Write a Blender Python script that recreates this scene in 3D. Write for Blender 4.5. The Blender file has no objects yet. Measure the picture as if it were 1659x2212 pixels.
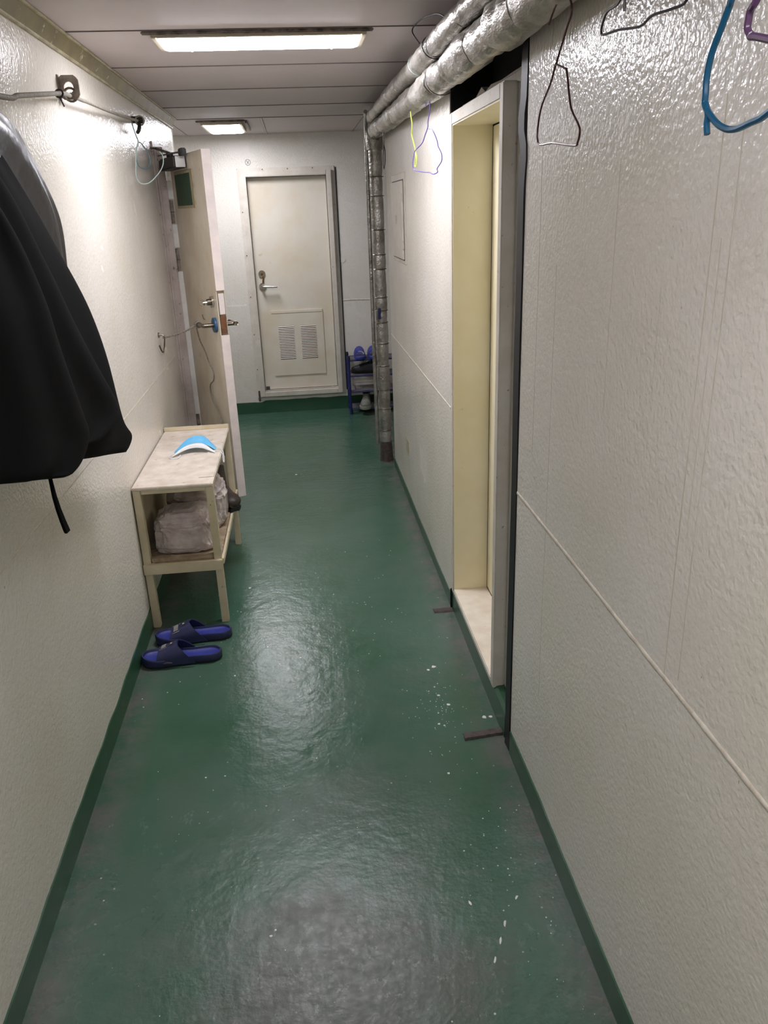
import bpy, bmesh, math, random
from mathutils import Vector, Matrix, noise
random.seed(7)
scene = bpy.context.scene
COL = scene.collection

# ------------------------------------------------------------------ camera
XL, XR, YE, ZC = -0.662, 0.5175, 6.200, 2.015
CAM_H = 1.5
YAW, PITCH, ROLL, FPX = 0.094185, 0.371264, -0.038053, 1690.5
def cam_axes():
    f = Vector((math.sin(YAW)*math.cos(PITCH), math.cos(YAW)*math.cos(PITCH), -math.sin(PITCH)))
    r = f.cross(Vector((0, 0, 1))).normalized(); u = r.cross(f)
    c, s = math.cos(ROLL), math.sin(ROLL)
    return c*r + s*u, -s*r + c*u, f
_r, _u, _f = cam_axes()
cd = bpy.data.cameras.new('camera'); cam = bpy.data.objects.new('camera', cd); COL.objects.link(cam)
cd.sensor_fit = 'HORIZONTAL'; cd.sensor_width = 36.0; cd.lens = 36.0*FPX/1659.0
cd.clip_start = 0.02; cd.clip_end = 60
m = Matrix(((_r.x, _u.x, -_f.x, 0), (_r.y, _u.y, -_f.y, 0), (_r.z, _u.z, -_f.z, CAM_H), (0, 0, 0, 1)))
cam.matrix_world = m
scene.camera = cam
# ------------------------------------------------------------------ world and exposure
w = bpy.data.worlds.new('world'); scene.world = w; w.use_nodes = True
w.node_tree.nodes['Background'].inputs[0].default_value = (0.02, 0.02, 0.022, 1)
w.node_tree.nodes['Background'].inputs[1].default_value = 1.0
vs = scene.view_settings
vs.view_transform = 'Standard'; vs.look = 'None'; vs.gamma = 1.0; vs.use_curve_mapping = False
vs.exposure = 1.25
scene.cycles.caustics_reflective = False
scene.cycles.caustics_refractive = False
LAMP = 17.0            # radiance of the ceiling diffusers
LAMP_COL = (0.985, 0.968, 1.045)

# ------------------------------------------------------------------ materials
def lin(c):
    o = []
    for v in c:
        v = v/255.0
        o.append(v/12.92 if v <= 0.04045 else ((v+0.055)/1.055)**2.4)
    return (o[0], o[1], o[2], 1.0)
class NT:
    def __init__(s, name):
        s.m = bpy.data.materials.new(name); s.m.use_nodes = True
        s.t = s.m.node_tree; s.b = s.t.nodes['Principled BSDF']
        s.tc = s.t.nodes.new('ShaderNodeTexCoord')
    def n(s, kind, **kw):
        x = s.t.nodes.new(kind)
        for k, v in kw.items():
            if k in x.inputs.keys(): x.inputs[k].default_value = v
            else: setattr(x, k, v)
        return x
    def l(s, a, b): s.t.links.new(a, b)
    def co(s, sc=(1, 1, 1), loc=(0, 0, 0)):
        mp = s.n('ShaderNodeMapping'); mp.inputs['Scale'].default_value = sc; mp.inputs['Location'].default_value = loc
        s.l(s.tc.outputs['Object'], mp.inputs[0]); return mp.outputs[0]
    def noise(s, scale, detail=3, rough=0.5, sc=(1, 1, 1), loc=(0, 0, 0)):
        x = s.n('ShaderNodeTexNoise'); x.inputs['Scale'].default_value = scale; x.inputs['Detail'].default_value = detail
        x.inputs['Roughness'].default_value = rough; s.l(s.co(sc, loc), x.inputs['Vector']); return x.outputs['Fac']
    def voro(s, scale, sc=(1, 1, 1), loc=(0, 0, 0)):
        x = s.n('ShaderNodeTexVoronoi'); x.inputs['Scale'].default_value = scale; s.l(s.co(sc, loc), x.inputs['Vector']); return x.outputs['Distance']
    def ramp(s, fac, lo, hi, a=0.0, b=1.0):
        x = s.n('ShaderNodeMapRange'); x.clamp = True
        for i, v in zip(range(1, 5), (lo, hi, a, b)): x.inputs[i].default_value = v
        s.l(fac, x.inputs[0]); return x.outputs[0]
    def math(s, op, a, b=None):
        x = s.n('ShaderNodeMath'); x.operation = op
        for i, v in enumerate((a, b)):
            if v is None: continue
            if isinstance(v, (int, float)): x.inputs[i].default_value = v
            else: s.l(v, x.inputs[i])
        return x.outputs[0]
    def mix(s, fac, a, b):
        x = s.n('ShaderNodeMix'); x.data_type = 'RGBA'
        if isinstance(fac, (int, float)): x.inputs[0].default_value = fac
        else: s.l(fac, x.inputs[0])
        for i, v in ((6, a), (7, b)):
            if isinstance(v, tuple): x.inputs[i].default_value = v
            else: s.l(v, x.inputs[i])
        return x.outputs[2]
    def axis(s, i):
        x = s.n('ShaderNodeSeparateXYZ'); s.l(s.tc.outputs['Object'], x.inputs[0]); return x.outputs[i]
    def bump(s, h, strength, dist=0.002):
        x = s.n('ShaderNodeBump'); x.inputs['Strength'].default_value = strength; x.inputs['Distance'].default_value = dist
        s.l(h, x.inputs['Height'])
        if s.b.inputs['Normal'].links: s.l(s.b.inputs['Normal'].links[0].from_socket, x.inputs['Normal'])
        s.l(x.outputs[0], s.b.inputs['Normal'])
    def col(s, v):
        if isinstance(v, tuple): s.b.inputs['Base Color'].default_value = v
        else: s.l(v, s.b.inputs['Base Color'])
    def rough(s, v):
        if isinstance(v, (int, float)): s.b.inputs['Roughness'].default_value = v
        else: s.l(v, s.b.inputs['Roughness'])
def simple(name, c, rough=0.5, metal=0.0, c2=None, nscale=12, bump=0.0, bscale=60, spots=None, spotscale=30, spotlo=0.62, spot_w=0.06, bdist=0.002):
    t = NT(name); base = lin(c)
    if c2: base = t.mix(t.ramp(t.noise(nscale, 4, 0.6), 0.38, 0.66), lin(c), lin(c2))
    if spots: base = t.mix(t.ramp(t.noise(spotscale, 5, 0.65, loc=(3, 1, 7)), spotlo, spotlo+spot_w), base, lin(spots))
    t.col(base); t.rough(rough); t.b.inputs['Metallic'].default_value = metal
    if bump: t.bump(t.noise(bscale, 3, 0.55), bump, bdist)
    return t.m

def wall_material(name, c, c2, stain, rough=0.22, drip=0.35, peel=0.5):
    t = NT(name)
    base = t.mix(t.ramp(t.noise(1.7, 4, 0.6), 0.35, 0.7), lin(c), lin(c2))
    fine = t.ramp(t.noise(45, 4, 0.7), 0.5, 0.85, 0, 0.18)
    base = t.mix(fine, base, lin(stain))
    # thin drip streaks running down
    d = t.noise(1.0, 2, 0.5, sc=(110, 110, 0.9)); gate = t.noise(1.6, 2, 0.5, loc=(5, 2, 1))
    dr = t.math('MULTIPLY', t.ramp(d, 0.69, 0.73), t.ramp(gate, 0.5, 0.62, 0, drip))
    base = t.mix(dr, base, lin(stain))
    # small chips
    ch = t.math('MULTIPLY', t.ramp(t.noise(1.0, 2, 0.5, sc=(120, 120, 60), loc=(9, 9, 9)), 0.785, 0.80), 0.7)
    base = t.mix(ch, base, lin((96, 84, 70)))
    t.col(base); t.rough(t.ramp(t.noise(3, 3), 0.3, 0.7, rough*0.85, rough*1.25))
    t.b.inputs['Specular IOR Level'].default_value = 0.42
    t.bump(t.noise(4.5, 2, 0.5), 0.1, 0.008)
    t.bump(t.noise(105, 2, 0.45), peel, 0.004)
    return t.m

M = {}
M['wall'] = wall_material('wall_paint', (230, 225, 217), (222, 216, 201), (178, 168, 148))
M['wall_far'] = wall_material('wall_paint_far', (224, 221, 213), (216, 212, 200), (160, 148, 130), rough=0.28)
M['wall_in'] = simple('reveal_paint', (243, 235, 207), 0.42, c2=(237, 227, 192), nscale=4, spots=(150, 130, 90), spotscale=40, spotlo=0.70, bump=0.1)
M['frame'] = simple('frame_paint', (214, 209, 198), 0.38, c2=(200, 193, 180), nscale=9, spots=(128, 116, 104), spotscale=55, spotlo=0.66, spot_w=0.05, bump=0.35, bscale=90)
M['frame_old'] = simple('frame_paint_worn', (206, 194, 188), 0.42, c2=(182, 168, 160), nscale=10, spots=(110, 96, 88), spotscale=40, spotlo=0.63, bump=0.3, bscale=70)
M['white'] = simple('white_paint', (232, 232, 230), 0.4, c2=(220, 218, 214), nscale=14, spots=(160, 150, 140), spotscale=60, spotlo=0.7)
M['sill'] = simple('sill_paint', (240, 232, 218), 0.45, c2=(226, 214, 200), nscale=14, spots=(170, 158, 148), spotscale=35, spotlo=0.68)
M['leaf'] = simple('door_leaf_paint', (222, 216, 202), 0.4, c2=(214, 203, 180), nscale=3, spots=(186, 166, 128), spotscale=7, spotlo=0.66, spot_w=0.12, bump=0.08, bscale=30)
M['leaf_tan'] = simple('tan_door_paint', (232, 224, 208), 0.45, c2=(216, 203, 182), nscale=5, spots=(140, 116, 88), spotscale=9, spotlo=0.67, spot_w=0.1, bump=0.06)
M['leaf_edge'] = simple('door_edge_paint', (226, 214, 208), 0.45, c2=(212, 202, 198), nscale=16, spots=(150, 136, 130), spotscale=60, spotlo=0.67)
M['green_patch'] = simple('green_patch', (42, 70, 50), 0.55, c2=(50, 80, 60), nscale=12, spots=(122, 100, 74), spotscale=14, spotlo=0.70)
M['tape'] = simple('yellowed_tape', (186, 176, 146), 0.55, c2=(160, 146, 116), nscale=30)
M['green'] = simple('green_paint', (40, 82, 56), 0.34, c2=(52, 88, 66), nscale=8, spots=(84, 86, 78), spotscale=18, spotlo=0.62, bump=0.2, bscale=40)
M['ceil'] = simple('ceiling_panel_paint', (208, 197, 198), 0.6, c2=(199, 188, 189), nscale=1.2, bump=0.03, bscale=25)
M['ceil_seam'] = simple('ceiling_joint', (112, 102, 100), 0.6)
M['olive'] = simple('olive_trim_paint', (138, 128, 84), 0.45, c2=(120, 106, 74), nscale=9, spots=(206, 198, 172), spotscale=22, spotlo=0.64, spot_w=0.04)
M['trim_light'] = simple('trim_lip_paint', (196, 188, 160), 0.45, c2=(150, 138, 104), nscale=11)
M['void'] = simple('dark_void', (24, 24, 25), 0.9, c2=(14, 14, 15), nscale=30, bump=0.3)  # near black: painted shade of the cavity, also dark gaps and joints
M['rubber'] = simple('black_rubber', (24, 24, 29), 0.5, c2=(17, 17, 21), nscale=20)
M['rustdark'] = simple('dark_brown_scale', (86, 76, 72), 0.7, c2=(62, 52, 48), nscale=60, bump=0.5, bscale=150)
M['seam'] = simple('weld_seam', (220, 213, 198), 0.42, c2=(200, 190, 172), nscale=40, bump=0.5, bscale=160)
M['streak'] = simple('drip_stain', (190, 180, 160), 0.35, c2=(206, 198, 182), nscale=20)
M['steel'] = simple('worn_steel', (150, 140, 128), 0.3, 1.0, c2=(120, 110, 98), nscale=30)
M['chrome'] = simple('chrome', (205, 202, 196), 0.18, 1.0)
M['brass'] = simple('tarnished_brass', (150, 112, 62), 0.35, 1.0, c2=(110, 84, 50), nscale=40)
M['rust'] = simple('rusty_plate', (124, 82, 48), 0.6, c2=(92, 60, 38), nscale=50)
M['hinge'] = simple('painted_hinge', (150, 138, 128), 0.45, c2=(110, 98, 90), nscale=40)
M['blue_plastic'] = simple('blue_rose_plastic', (52, 92, 128), 0.4)
M['rope'] = simple('grey_rope', (150, 144, 132), 0.8, c2=(120, 114, 102), nscale=120, bump=0.6, bscale=300)
M['wood'] = simple('cabinet_paint', (216, 204, 176), 0.42, c2=(200, 188, 156), nscale=8, spots=(118, 106, 86), spotscale=36, spotlo=0.66, bump=0.1)
M['cab_top'] = simple('cabinet_top_paint', (230, 221, 209), 0.32, c2=(206, 193, 178), nscale=14, spots=(160, 144, 122), spotscale=28, spotlo=0.62, spot_w=0.12, bump=0.3, bscale=32)
M['board'] = simple('shelf_board', (170, 152, 126), 0.6, c2=(136, 118, 96), nscale=30, spots=(206, 194, 174), spotscale=20, spotlo=0.6)
M['nylon'] = simple('shiny_black_nylon', (15, 14, 19), 0.36, c2=(10, 10, 13), nscale=6, bump=0.5, bscale=14, bdist=0.01)
M['cloth'] = simple('black_cloth', (5, 5, 6), 0.9, c2=(8, 8, 8), nscale=4, bump=0.15, bscale=10, bdist=0.008)
M['cloth'].node_tree.nodes['Principled BSDF'].inputs['Specular IOR Level'].default_value = 0.12
M['slide_blue'] = simple('blue_foam', (42, 50, 132), 0.5, c2=(48, 60, 150), nscale=40, bump=0.15, bscale=220)
M['slide_dark'] = simple('navy_foam', (38, 44, 82), 0.42, c2=(46, 50, 84), nscale=20)
M['slide_sole'] = simple('dark_sole', (40, 40, 58), 0.6, c2=(30, 30, 40), nscale=20)
M['label_white'] = simple('label_white', (196, 192, 184), 0.5)
M['label_dark'] = simple('label_dark', (52, 50, 50), 0.5)
M['mask_blue'] = simple('mask_blue', (92, 176, 226), 0.7, c2=(112, 192, 236), nscale=18)
M['mask_white'] = simple('mask_white', (226, 230, 232), 0.75)
M['boot'] = simple('brown_boot_leather', (66, 54, 48), 0.5, c2=(48, 40, 36), nscale=14, bump=0.4, bscale=40)
M['dark_shoe'] = simple('dark_shoe', (28, 28, 30), 0.55, c2=(20, 20, 22), nscale=20)
M['grey_shoe'] = simple('grey_sneaker', (132, 134, 126), 0.6, c2=(106, 108, 100), nscale=20)
M['grey_sole'] = simple('pale_sole', (160, 158, 150), 0.55)
M['rack'] = simple('blue_rack_plastic', (36, 42, 104), 0.4, c2=(30, 34, 84), nscale=20)
M['rack_shelf'] = simple('rack_shelf_grey', (120, 116, 118), 0.5)
M['ink'] = simple('ink_mark', (70, 66, 60), 0.7)
M['fleck'] = simple('white_paint_fleck', (222, 224, 218), 0.5)
M['grey_edge'] = simple('lamp_strip', (150, 138, 130), 0.5, c2=(84, 76, 70), nscale=30)
M['lamp_frame'] = simple('lamp_frame', (206, 196, 172), 0.4)
M['black'] = simple('black_plastic', (34, 32, 32), 0.45)
M['slot'] = simple('vent_dark', (34, 26, 22), 0.8)
def wire(name, c, metal=0.3): return simple(name, c, 0.32, metal)
M['w_red'] = wire('dark_red_wire', (74, 36, 38)); M['w_dark'] = wire('dark_wire', (52, 44, 56)); M['w_blue'] = wire('blue_coated_wire', (24, 84, 116), 0.0)
M['w_purple'] = wire('purple_coated_wire', (84, 56, 88), 0.0); M['w_violet'] = wire('violet_wire', (104, 88, 160), 0.0)
M['w_yellow'] = wire('yellow_green_wire', (196, 214, 96), 0.0); M['w_teal'] = wire('teal_wire', (88, 122, 126), 0.0); M['w_white'] = wire('pale_wire', (184, 204, 200), 0.0)
M['w_black'] = wire('black_wire', (40, 38, 36))

def foil():
    t = NT('foil_lagging')
    base = t.mix(t.ramp(t.noise(9, 4, 0.6), 0.4, 0.65), lin((182, 178, 171)), lin((140, 134, 124)))
    base = t.mix(t.ramp(t.noise(22, 4, 0.6, loc=(4, 4, 4)), 0.62, 0.72, 0, 0.6), base, lin((108, 100, 86)))
    t.col(base); t.b.inputs['Metallic'].default_value = 0.6
    t.rough(t.ramp(t.noise(14, 3), 0.3, 0.7, 0.28, 0.46))
    t.bump(t.noise(60, 3, 0.6, sc=(1, 0.35, 1)), 0.8, 0.006)
    t.bump(t.noise(14, 2, 0.5), 0.5, 0.012)
    return t.m
M['foil'] = foil()
def bag_material():
    t = NT('clear_plastic_bag')
    t.col(t.mix(t.ramp(t.noise(10, 4, 0.6), 0.4, 0.65), lin((206, 196, 192)), lin((168, 152, 148))))
    t.rough(0.24); t.bump(t.noise(30, 4, 0.65, sc=(1, 1, 2)), 0.7, 0.006)
    return t.m
M['bag'] = bag_material()
def floor_material():
    t = NT('floor_paint')
    g = t.mix(t.ramp(t.noise(2.2, 4, 0.6), 0.35, 0.68), lin((55, 93, 72)), lin((70, 102, 87)))
    # broad rubbed zones
    wn = t.noise(1.6, 6, 0.68, loc=(2.2, 0.3, 0))
    near = t.ramp(t.axis(1), 3.6, 1.2, 0.25, 1.0)
    g = t.mix(t.math('MULTIPLY', t.ramp(wn, 0.45, 0.70), t.math('MULTIPLY', near, 0.6)), g, lin((96, 101, 94)))
    # worn-through patch where people stand, round (0.0, 1.15)
    dx = t.math('MULTIPLY', t.math('SUBTRACT', t.axis(0), 0.02), 1/0.40); dy = t.math('MULTIPLY', t.math('SUBTRACT', t.axis(1), 1.16), 1/0.36)
    rad = t.math('SQRT', t.math('ADD', t.math('MULTIPLY', dx, dx), t.math('MULTIPLY', dy, dy)))
    rad = t.math('ADD', rad, t.math('MULTIPLY', t.math('SUBTRACT', t.noise(5, 6, 0.7, loc=(7, 3, 0)), 0.5), 1.6))
    patch = t.ramp(rad, 0.95, 0.45)
    g = t.mix(t.math('MULTIPLY', patch, 0.8), g, lin((88, 89, 83)))
    # grey grime along the wall edges
    ax = t.axis(0)
    el = t.ramp(ax, XL+0.13, XL+0.02); er = t.ramp(ax, XR-0.11, XR-0.015)
    ed = t.math('MULTIPLY', t.math('MAXIMUM', el, er), t.ramp(t.noise(7, 6, 0.75), 0.38, 0.62, 0.05, 0.95))
    g = t.mix(ed, g, lin((106, 103, 98)))
    # pale scuffs: fine crackle inside the worn patch, sparse elsewhere
    cr = t.ramp(t.noise(34, 8, 0.82, sc=(1, 0.8, 1)), 0.56, 0.68)
    g = t.mix(t.math('MULTIPLY', t.math('MULTIPLY', cr, patch), 0.60), g, lin((176, 180, 172)))
    sc = t.math('MULTIPLY', t.ramp(t.noise(17, 6, 0.75, sc=(1, 0.6, 1)), 0.60, 0.70), t.ramp(t.noise(1.9, 2, 0.5, loc=(0.4, 3.3, 0)), 0.46, 0.64, 0, 0.38))
    g = t.mix(t.math('MULTIPLY', sc, t.ramp(t.axis(1), 2.4, 1.4)), g, lin((150, 172, 164)))
    # tiny pale specks
    sp = t.math('MULTIPLY', t.ramp(t.voro(26), 0.075, 0.05), t.ramp(t.noise(2.5, 2, loc=(1, 1, 1)), 0.52, 0.6))
    g = t.mix(sp, g, lin((190, 200, 192)))
    t.col(g)
    rg = t.ramp(t.noise(9, 4, 0.65), 0.3, 0.7, 0.11, 0.19)
    dull = t.math('MULTIPLY', t.ramp(t.axis(1), 2.2, 1.5), 0.12)
    rg = t.math('ADD', t.math('ADD', rg, dull), t.math('MULTIPLY', t.math('MULTIPLY', patch, t.ramp(t.noise(40, 6, 0.8), 0.4, 0.6, 0.05, 1.0)), 0.16))
    t.rough(rg); t.b.inputs['Specular IOR Level'].default_value = 0.42
    t.bump(t.noise(14, 3, 0.6), 0.42, 0.007)
    t.bump(t.noise(55, 5, 0.75), 0.30, 0.003)
    return t.m
M['floor'] = floor_material()
def emission(name, strength):
    mt = bpy.data.materials.new(name); mt.use_nodes = True
    b = mt.node_tree.nodes['Principled BSDF']
    b.inputs['Base Color'].default_value = (0.9, 0.9, 0.9, 1)
    b.inputs['Emission Color'].default_value = (*LAMP_COL, 1); b.inputs['Emission Strength'].default_value = strength
    return mt

# ------------------------------------------------------------------ mesh helpers
ORG = {}
def tag(o, label=None, cat=None, group=None, kind=None):
    if label: o['label'] = label
    if cat: o['category'] = cat
    if group: o['group'] = group
    if kind: o['kind'] = kind
    return o
def empty(name, loc, label=None, cat=None, group=None, kind=None, rz=0.0):
    o = bpy.data.objects.new(name, None); COL.objects.link(o)
    o.location = loc; o.rotation_euler = (0, 0, rz); o.empty_display_size = 0.05
    ORG[o] = Vector(loc)
    return tag(o, label, cat, group, kind)
class MB:
    def __init__(s): s.bm = bmesh.new()
    def poly(s, vs, fs):
        v = [s.bm.verts.new(p) for p in vs]
        for f in fs:
            try: s.bm.faces.new([v[i] for i in f])
            except ValueError: pass
        return s
    def box(s, x0, x1, y0, y1, z0, z1):
        return s.poly([(x0,y0,z0),(x1,y0,z0),(x1,y1,z0),(x0,y1,z0),(x0,y0,z1),(x1,y0,z1),(x1,y1,z1),(x0,y1,z1)],
                      [(0,3,2,1),(4,5,6,7),(0,1,5,4),(1,2,6,5),(2,3,7,6),(3,0,4,7)])
    def obox(s, c, ax, ay, az, hx, hy, hz):
        c = Vector(c); ax, ay, az = Vector(ax).normalized(), Vector(ay).normalized(), Vector(az).normalized()
        v = []
        for k in (-1, 1):
            for i, j in ((-1, -1), (1, -1), (1, 1), (-1, 1)):
                v.append(c + ax*hx*i + ay*hy*j + az*hz*k)
        return s.poly(v, [(0,3,2,1),(4,5,6,7),(0,1,5,4),(1,2,6,5),(2,3,7,6),(3,0,4,7)])
    def rings(s, rings, closed=True, caps=True):
        n = len(rings[0]); vs = [p for r in rings for p in r]; fs = []
        for i in range(len(rings)-1):
            for j in range(n if closed else n-1):
                k = (j+1) % n
                fs.append((i*n+j, i*n+k, (i+1)*n+k, (i+1)*n+j))
        if caps:
            fs.append(tuple(range(n-1, -1, -1))); fs.append(tuple((len(rings)-1)*n+j for j in range(n)))
        return s.poly(vs, fs)
    def tube(s, pts, r, n=8, closed=False, caps=True):
        pts = [Vector(p) for p in pts]; L = len(pts)
        rr = r if hasattr(r, '__len__') else [r]*L
        out = []; prev = None
        for i, p in enumerate(pts):
            if closed: d = pts[(i+1) % L]-pts[i-1]
            else: d = pts[min(i+1, L-1)]-pts[max(i-1, 0)]
            if d.length < 1e-9: d = Vector((0, 0, 1))
            d.normalize()
            if prev is None:
                a = Vector((0, 0, 1)) if abs(d.z) < 0.9 else Vector((1, 0, 0))
                u = d.cross(a).normalized()
            else:
                u = prev - d*prev.dot(d)
                u = u.normalized() if u.length > 1e-6 else d.orthogonal().normalized()
            prev = u; v = d.cross(u)
            out.append([p + (u*math.cos(2*math.pi*k/n) + v*math.sin(2*math.pi*k/n))*rr[i] for k in range(n)])
        if closed: out.append(out[0]); return s.rings(out, True, False)
        return s.rings(out, True, caps)
    def disc(s, c, ax, r, h, n=20):
        c = Vector(c); ax = Vector(ax).normalized()
        return s.tube([c-ax*h/2, c+ax*h/2], r, n)
    def prism(s, poly, axis, a, b):
        # poly in the two other axes (cyclic order), extruded along axis from a to b
        def P(q, t):
            if axis == 'x': return (t, q[0], q[1])
            if axis == 'y': return (q[0], t, q[1])
            return (q[0], q[1], t)
        return s.rings([[P(q, a) for q in poly], [P(q, b) for q in poly]])
    def build(s, name, mat, parent=None, smooth=False, bevel=0.0, seg=2, label=None, kind=None):
        bmesh.ops.remove_doubles(s.bm, verts=s.bm.verts, dist=1e-6)
        if bevel:
            es = [e for e in s.bm.edges if len(e.link_faces) == 2 and e.calc_face_angle(0) > 0.5]
            bmesh.ops.bevel(s.bm, geom=es, offset=bevel, segments=seg, affect='EDGES', clamp_overlap=True)
        bmesh.ops.recalc_face_normals(s.bm, faces=s.bm.faces)
        org = ORG.get(parent, Vector((0, 0, 0)))
        if org.length > 0: bmesh.ops.translate(s.bm, verts=s.bm.verts, vec=-org)
        if smooth:
            for f in s.bm.faces: f.smooth = True
            for e in s.bm.edges:
                if len(e.link_faces) == 2 and e.calc_face_angle(0) > 0.7: e.smooth = False
        me = bpy.data.meshes.new(name); s.bm.to_mesh(me); s.bm.free()
        me.materials.append(M[mat] if isinstance(mat, str) else mat)
        o = bpy.data.objects.new(name, me); COL.objects.link(o)
        if parent: o.parent = parent
        ORG[o] = org
        return tag(o, label, None, None, kind)
def smooth_path(pts, sub=5, closed=False):
    P = [Vector(p) for p in pts]; out = []; L = len(P)
    for i in range(L if closed else L-1):
        if closed: a, b, c, d = P[i-1], P[i], P[(i+1) % L], P[(i+2) % L]
        else: a, b, c, d = P[max(i-1, 0)], P[i], P[i+1], P[min(i+2, L-1)]
        for k in range(sub):
            t = k/sub
            out.append(0.5*((2*b) + (c-a)*t + (2*a-5*b+4*c-d)*t*t + (3*b-a-3*c+d)*t**3))
    if not closed: out.append(P[-1])
    return out
def nz(x, y=0.0, z=0.0): return noise.noise(Vector((x, y, z)))

# ================================================================== SETTING
# floor
o = MB().box(-1.9, 1.7, -2.2, YE+0.15, -0.08, 0.0).build('floor', 'floor')
tag(o, 'glossy green painted steel floor, worn grey in places', 'floor', None, 'structure')

# left wall with a doorway near its far end
LO0, LO1, LZ0, LZ1 = 4.345, 4.945, 0.165, 1.765
b = MB().box(XL-0.1, XL, -2.2, LO0, 0, ZC).box(XL-0.1, XL, LO1, 5.09, 0, ZC)
b.box(XL-0.1, XL, LO0, LO1, LZ1, ZC).box(XL-0.1, XL, LO0, LO1, 0, LZ0)
wl = tag(b.build('wall_left', 'wall'), 'cream painted steel wall with the clothes line and open door', 'wall', None, 'structure')
# return wall of the side passage and the room behind the doorway
tag(MB().box(-1.9, XL-0.1, 5.03, 5.09, 0, ZC).build('wall_passage', 'wall'), 'cream return wall of the side passage behind the open door', 'wall', None, 'structure')
tag(MB().box(-1.9, -1.84, 3.6, YE, 0, ZC).build('wall_side', 'wall'), 'cream wall closing the left side passage', 'wall', None, 'structure')
tag(MB().box(-1.84, XL-0.1, 3.6, 3.66, 0, ZC).build('wall_room', 'wall'), 'cream wall of the room behind the open doorway', 'wall', None, 'structure')

# right wall: near part, far part, the recessed plate round door_3
CUT0, CUT1, RWE = 1.838, 2.742, 4.615
wr = tag(MB().box(XR, XR+0.16, -2.2, CUT0, 0, ZC).build('wall_right', 'wall'), 'large glossy cream wall panel in the right foreground', 'wall', None, 'structure')
wr2 = tag(MB().box(XR, XR+0.16, CUT1, RWE, 0, ZC).build('wall_right_far', 'wall'), 'cream wall panel beyond the yellow doorway, with hatch', 'wall', None, 'structure')
PX = XR+0.052
DO0, DO1, DZ0, DZ1 = 2.083, 2.700, 0.098, 1.733      # opening of door_3
b = MB()
b.prism([(CUT0, 0), (DO0, 0), (DO0, 1.803), (1.96, 1.806), (CUT0, 1.812)], 'x', PX, PX+0.02)
b.prism([(DO1, 0), (CUT1, 0), (CUT1-0.002, 1.715), (DO1+0.020, 1.735), (DO1+0.010, 1.79), (DO1, 1.795)], 'x', PX, PX+0.02)
b.prism([(DO0, DZ1), (DO1, DZ1), (DO1, 1.795), (2.62, 1.790), (2.52, 1.815), (2.47, 1.797), (2.40, 1.806), (2.28, 1.801), (2.15, 1.803), (DO0, 1.803)], 'x', PX, PX+0.02)
b.box(PX, PX+0.02, DO0, DO1, 0, DZ0)
tag(b.build('wall_door_plate', 'wall'), 'recessed cream plate around the yellow doorway, torn top edge', 'wall', None, 'structure')
b = MB().box(XR+0.14, XR+0.16, CUT0, CUT1, 0, ZC).box(XR+0.003, XR+0.14, CUT1-0.003, CUT1-0.0005, 1.70, ZC-0.002).box(XR+0.003, XR+0.14, CUT0+0.0005, CUT0+0.003, 1.83, ZC-0.002)  # black back and side linings put the cavity's shade into the colour
tag(b.build('wall_cavity', 'void'), 'open cavity above the yellow doorway, its shade painted black', 'wall', None, 'structure')
tag(MB().box(XR+0.16, 1.7, RWE-0.06, RWE, 0, ZC).build('wall_passage_right', 'wall'), 'cream return wall of the right side passage', 'wall', None, 'structure')
tag(MB().box(1.64, 1.7, RWE, YE, 0, ZC).build('wall_side_right', 'wall'), 'cream wall closing the right side passage', 'wall', None, 'structure')

# far wall with the opening of door_1
EO0, EO1, EZ0, EZ1 = -0.322, 0.256, 0.172, 1.735
b = MB().box(-1.9, EO0, YE, YE+0.1, 0, ZC).box(EO1, 1.7, YE, YE+0.1, 0, ZC).box(EO0, EO1, YE, YE+0.1, EZ1, ZC).box(EO0, EO1, YE, YE+0.1, 0, EZ0)
wf = tag(b.build('wall_far', 'wall_far'), 'cream end wall holding the closed louvred door', 'wall', None, 'structure')
tag(MB().box(-0.8, 0.7, -2.26, -2.2, 0, ZC).build('wall_back', 'wall'), 'cream wall closing the corridor behind the viewer', 'wall', None, 'structure')

# weld seams and plate joints: children of their walls
def seam(name, wall, axis, fixed, a, c, z0, z1, r, mat='seam', side=1):
    n = max(4, int(abs(c-a)/0.02)); rings = []
    for i in range(n+1):
        t = i/n; s_ = a+(c-a)*t; z = z0+(z1-z0)*t + 0.002*nz(s_*9, z0*5); rr = r*(1+0.35*nz(s_*30, 2.0))
        ring = []
        for k in range(6):
            an = math.pi*(k/5.0)-math.pi/2
            off = side*(math.cos(an)*rr*0.55-0.0008); dz = math.sin(an)*rr
            ring.append((fixed+off, s_, z+dz) if axis == 'y' else (s_, fixed+off, z+dz))
        rings.append(ring)
    return MB().rings(rings).build(name, mat, wall, True)
seam('weld_seam', wr, 'y', XR, -2.1, CUT0-0.002, 0.808, 0.808, 0.0055, side=-1)
seam('weld_seam', wr2, 'y', XR, CUT1+0.002, RWE-0.01, 0.812, 0.809, 0.0045, side=-1)
seam('weld_seam', wl, 'y', XL, -2.1, 4.26, 0.818, 0.818, 0.0035, side=1)
seam('weld_seam', wf, 'x', YE, 0.325, 0.60, 0.845, 0.842, 0.006, side=-1)
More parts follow.
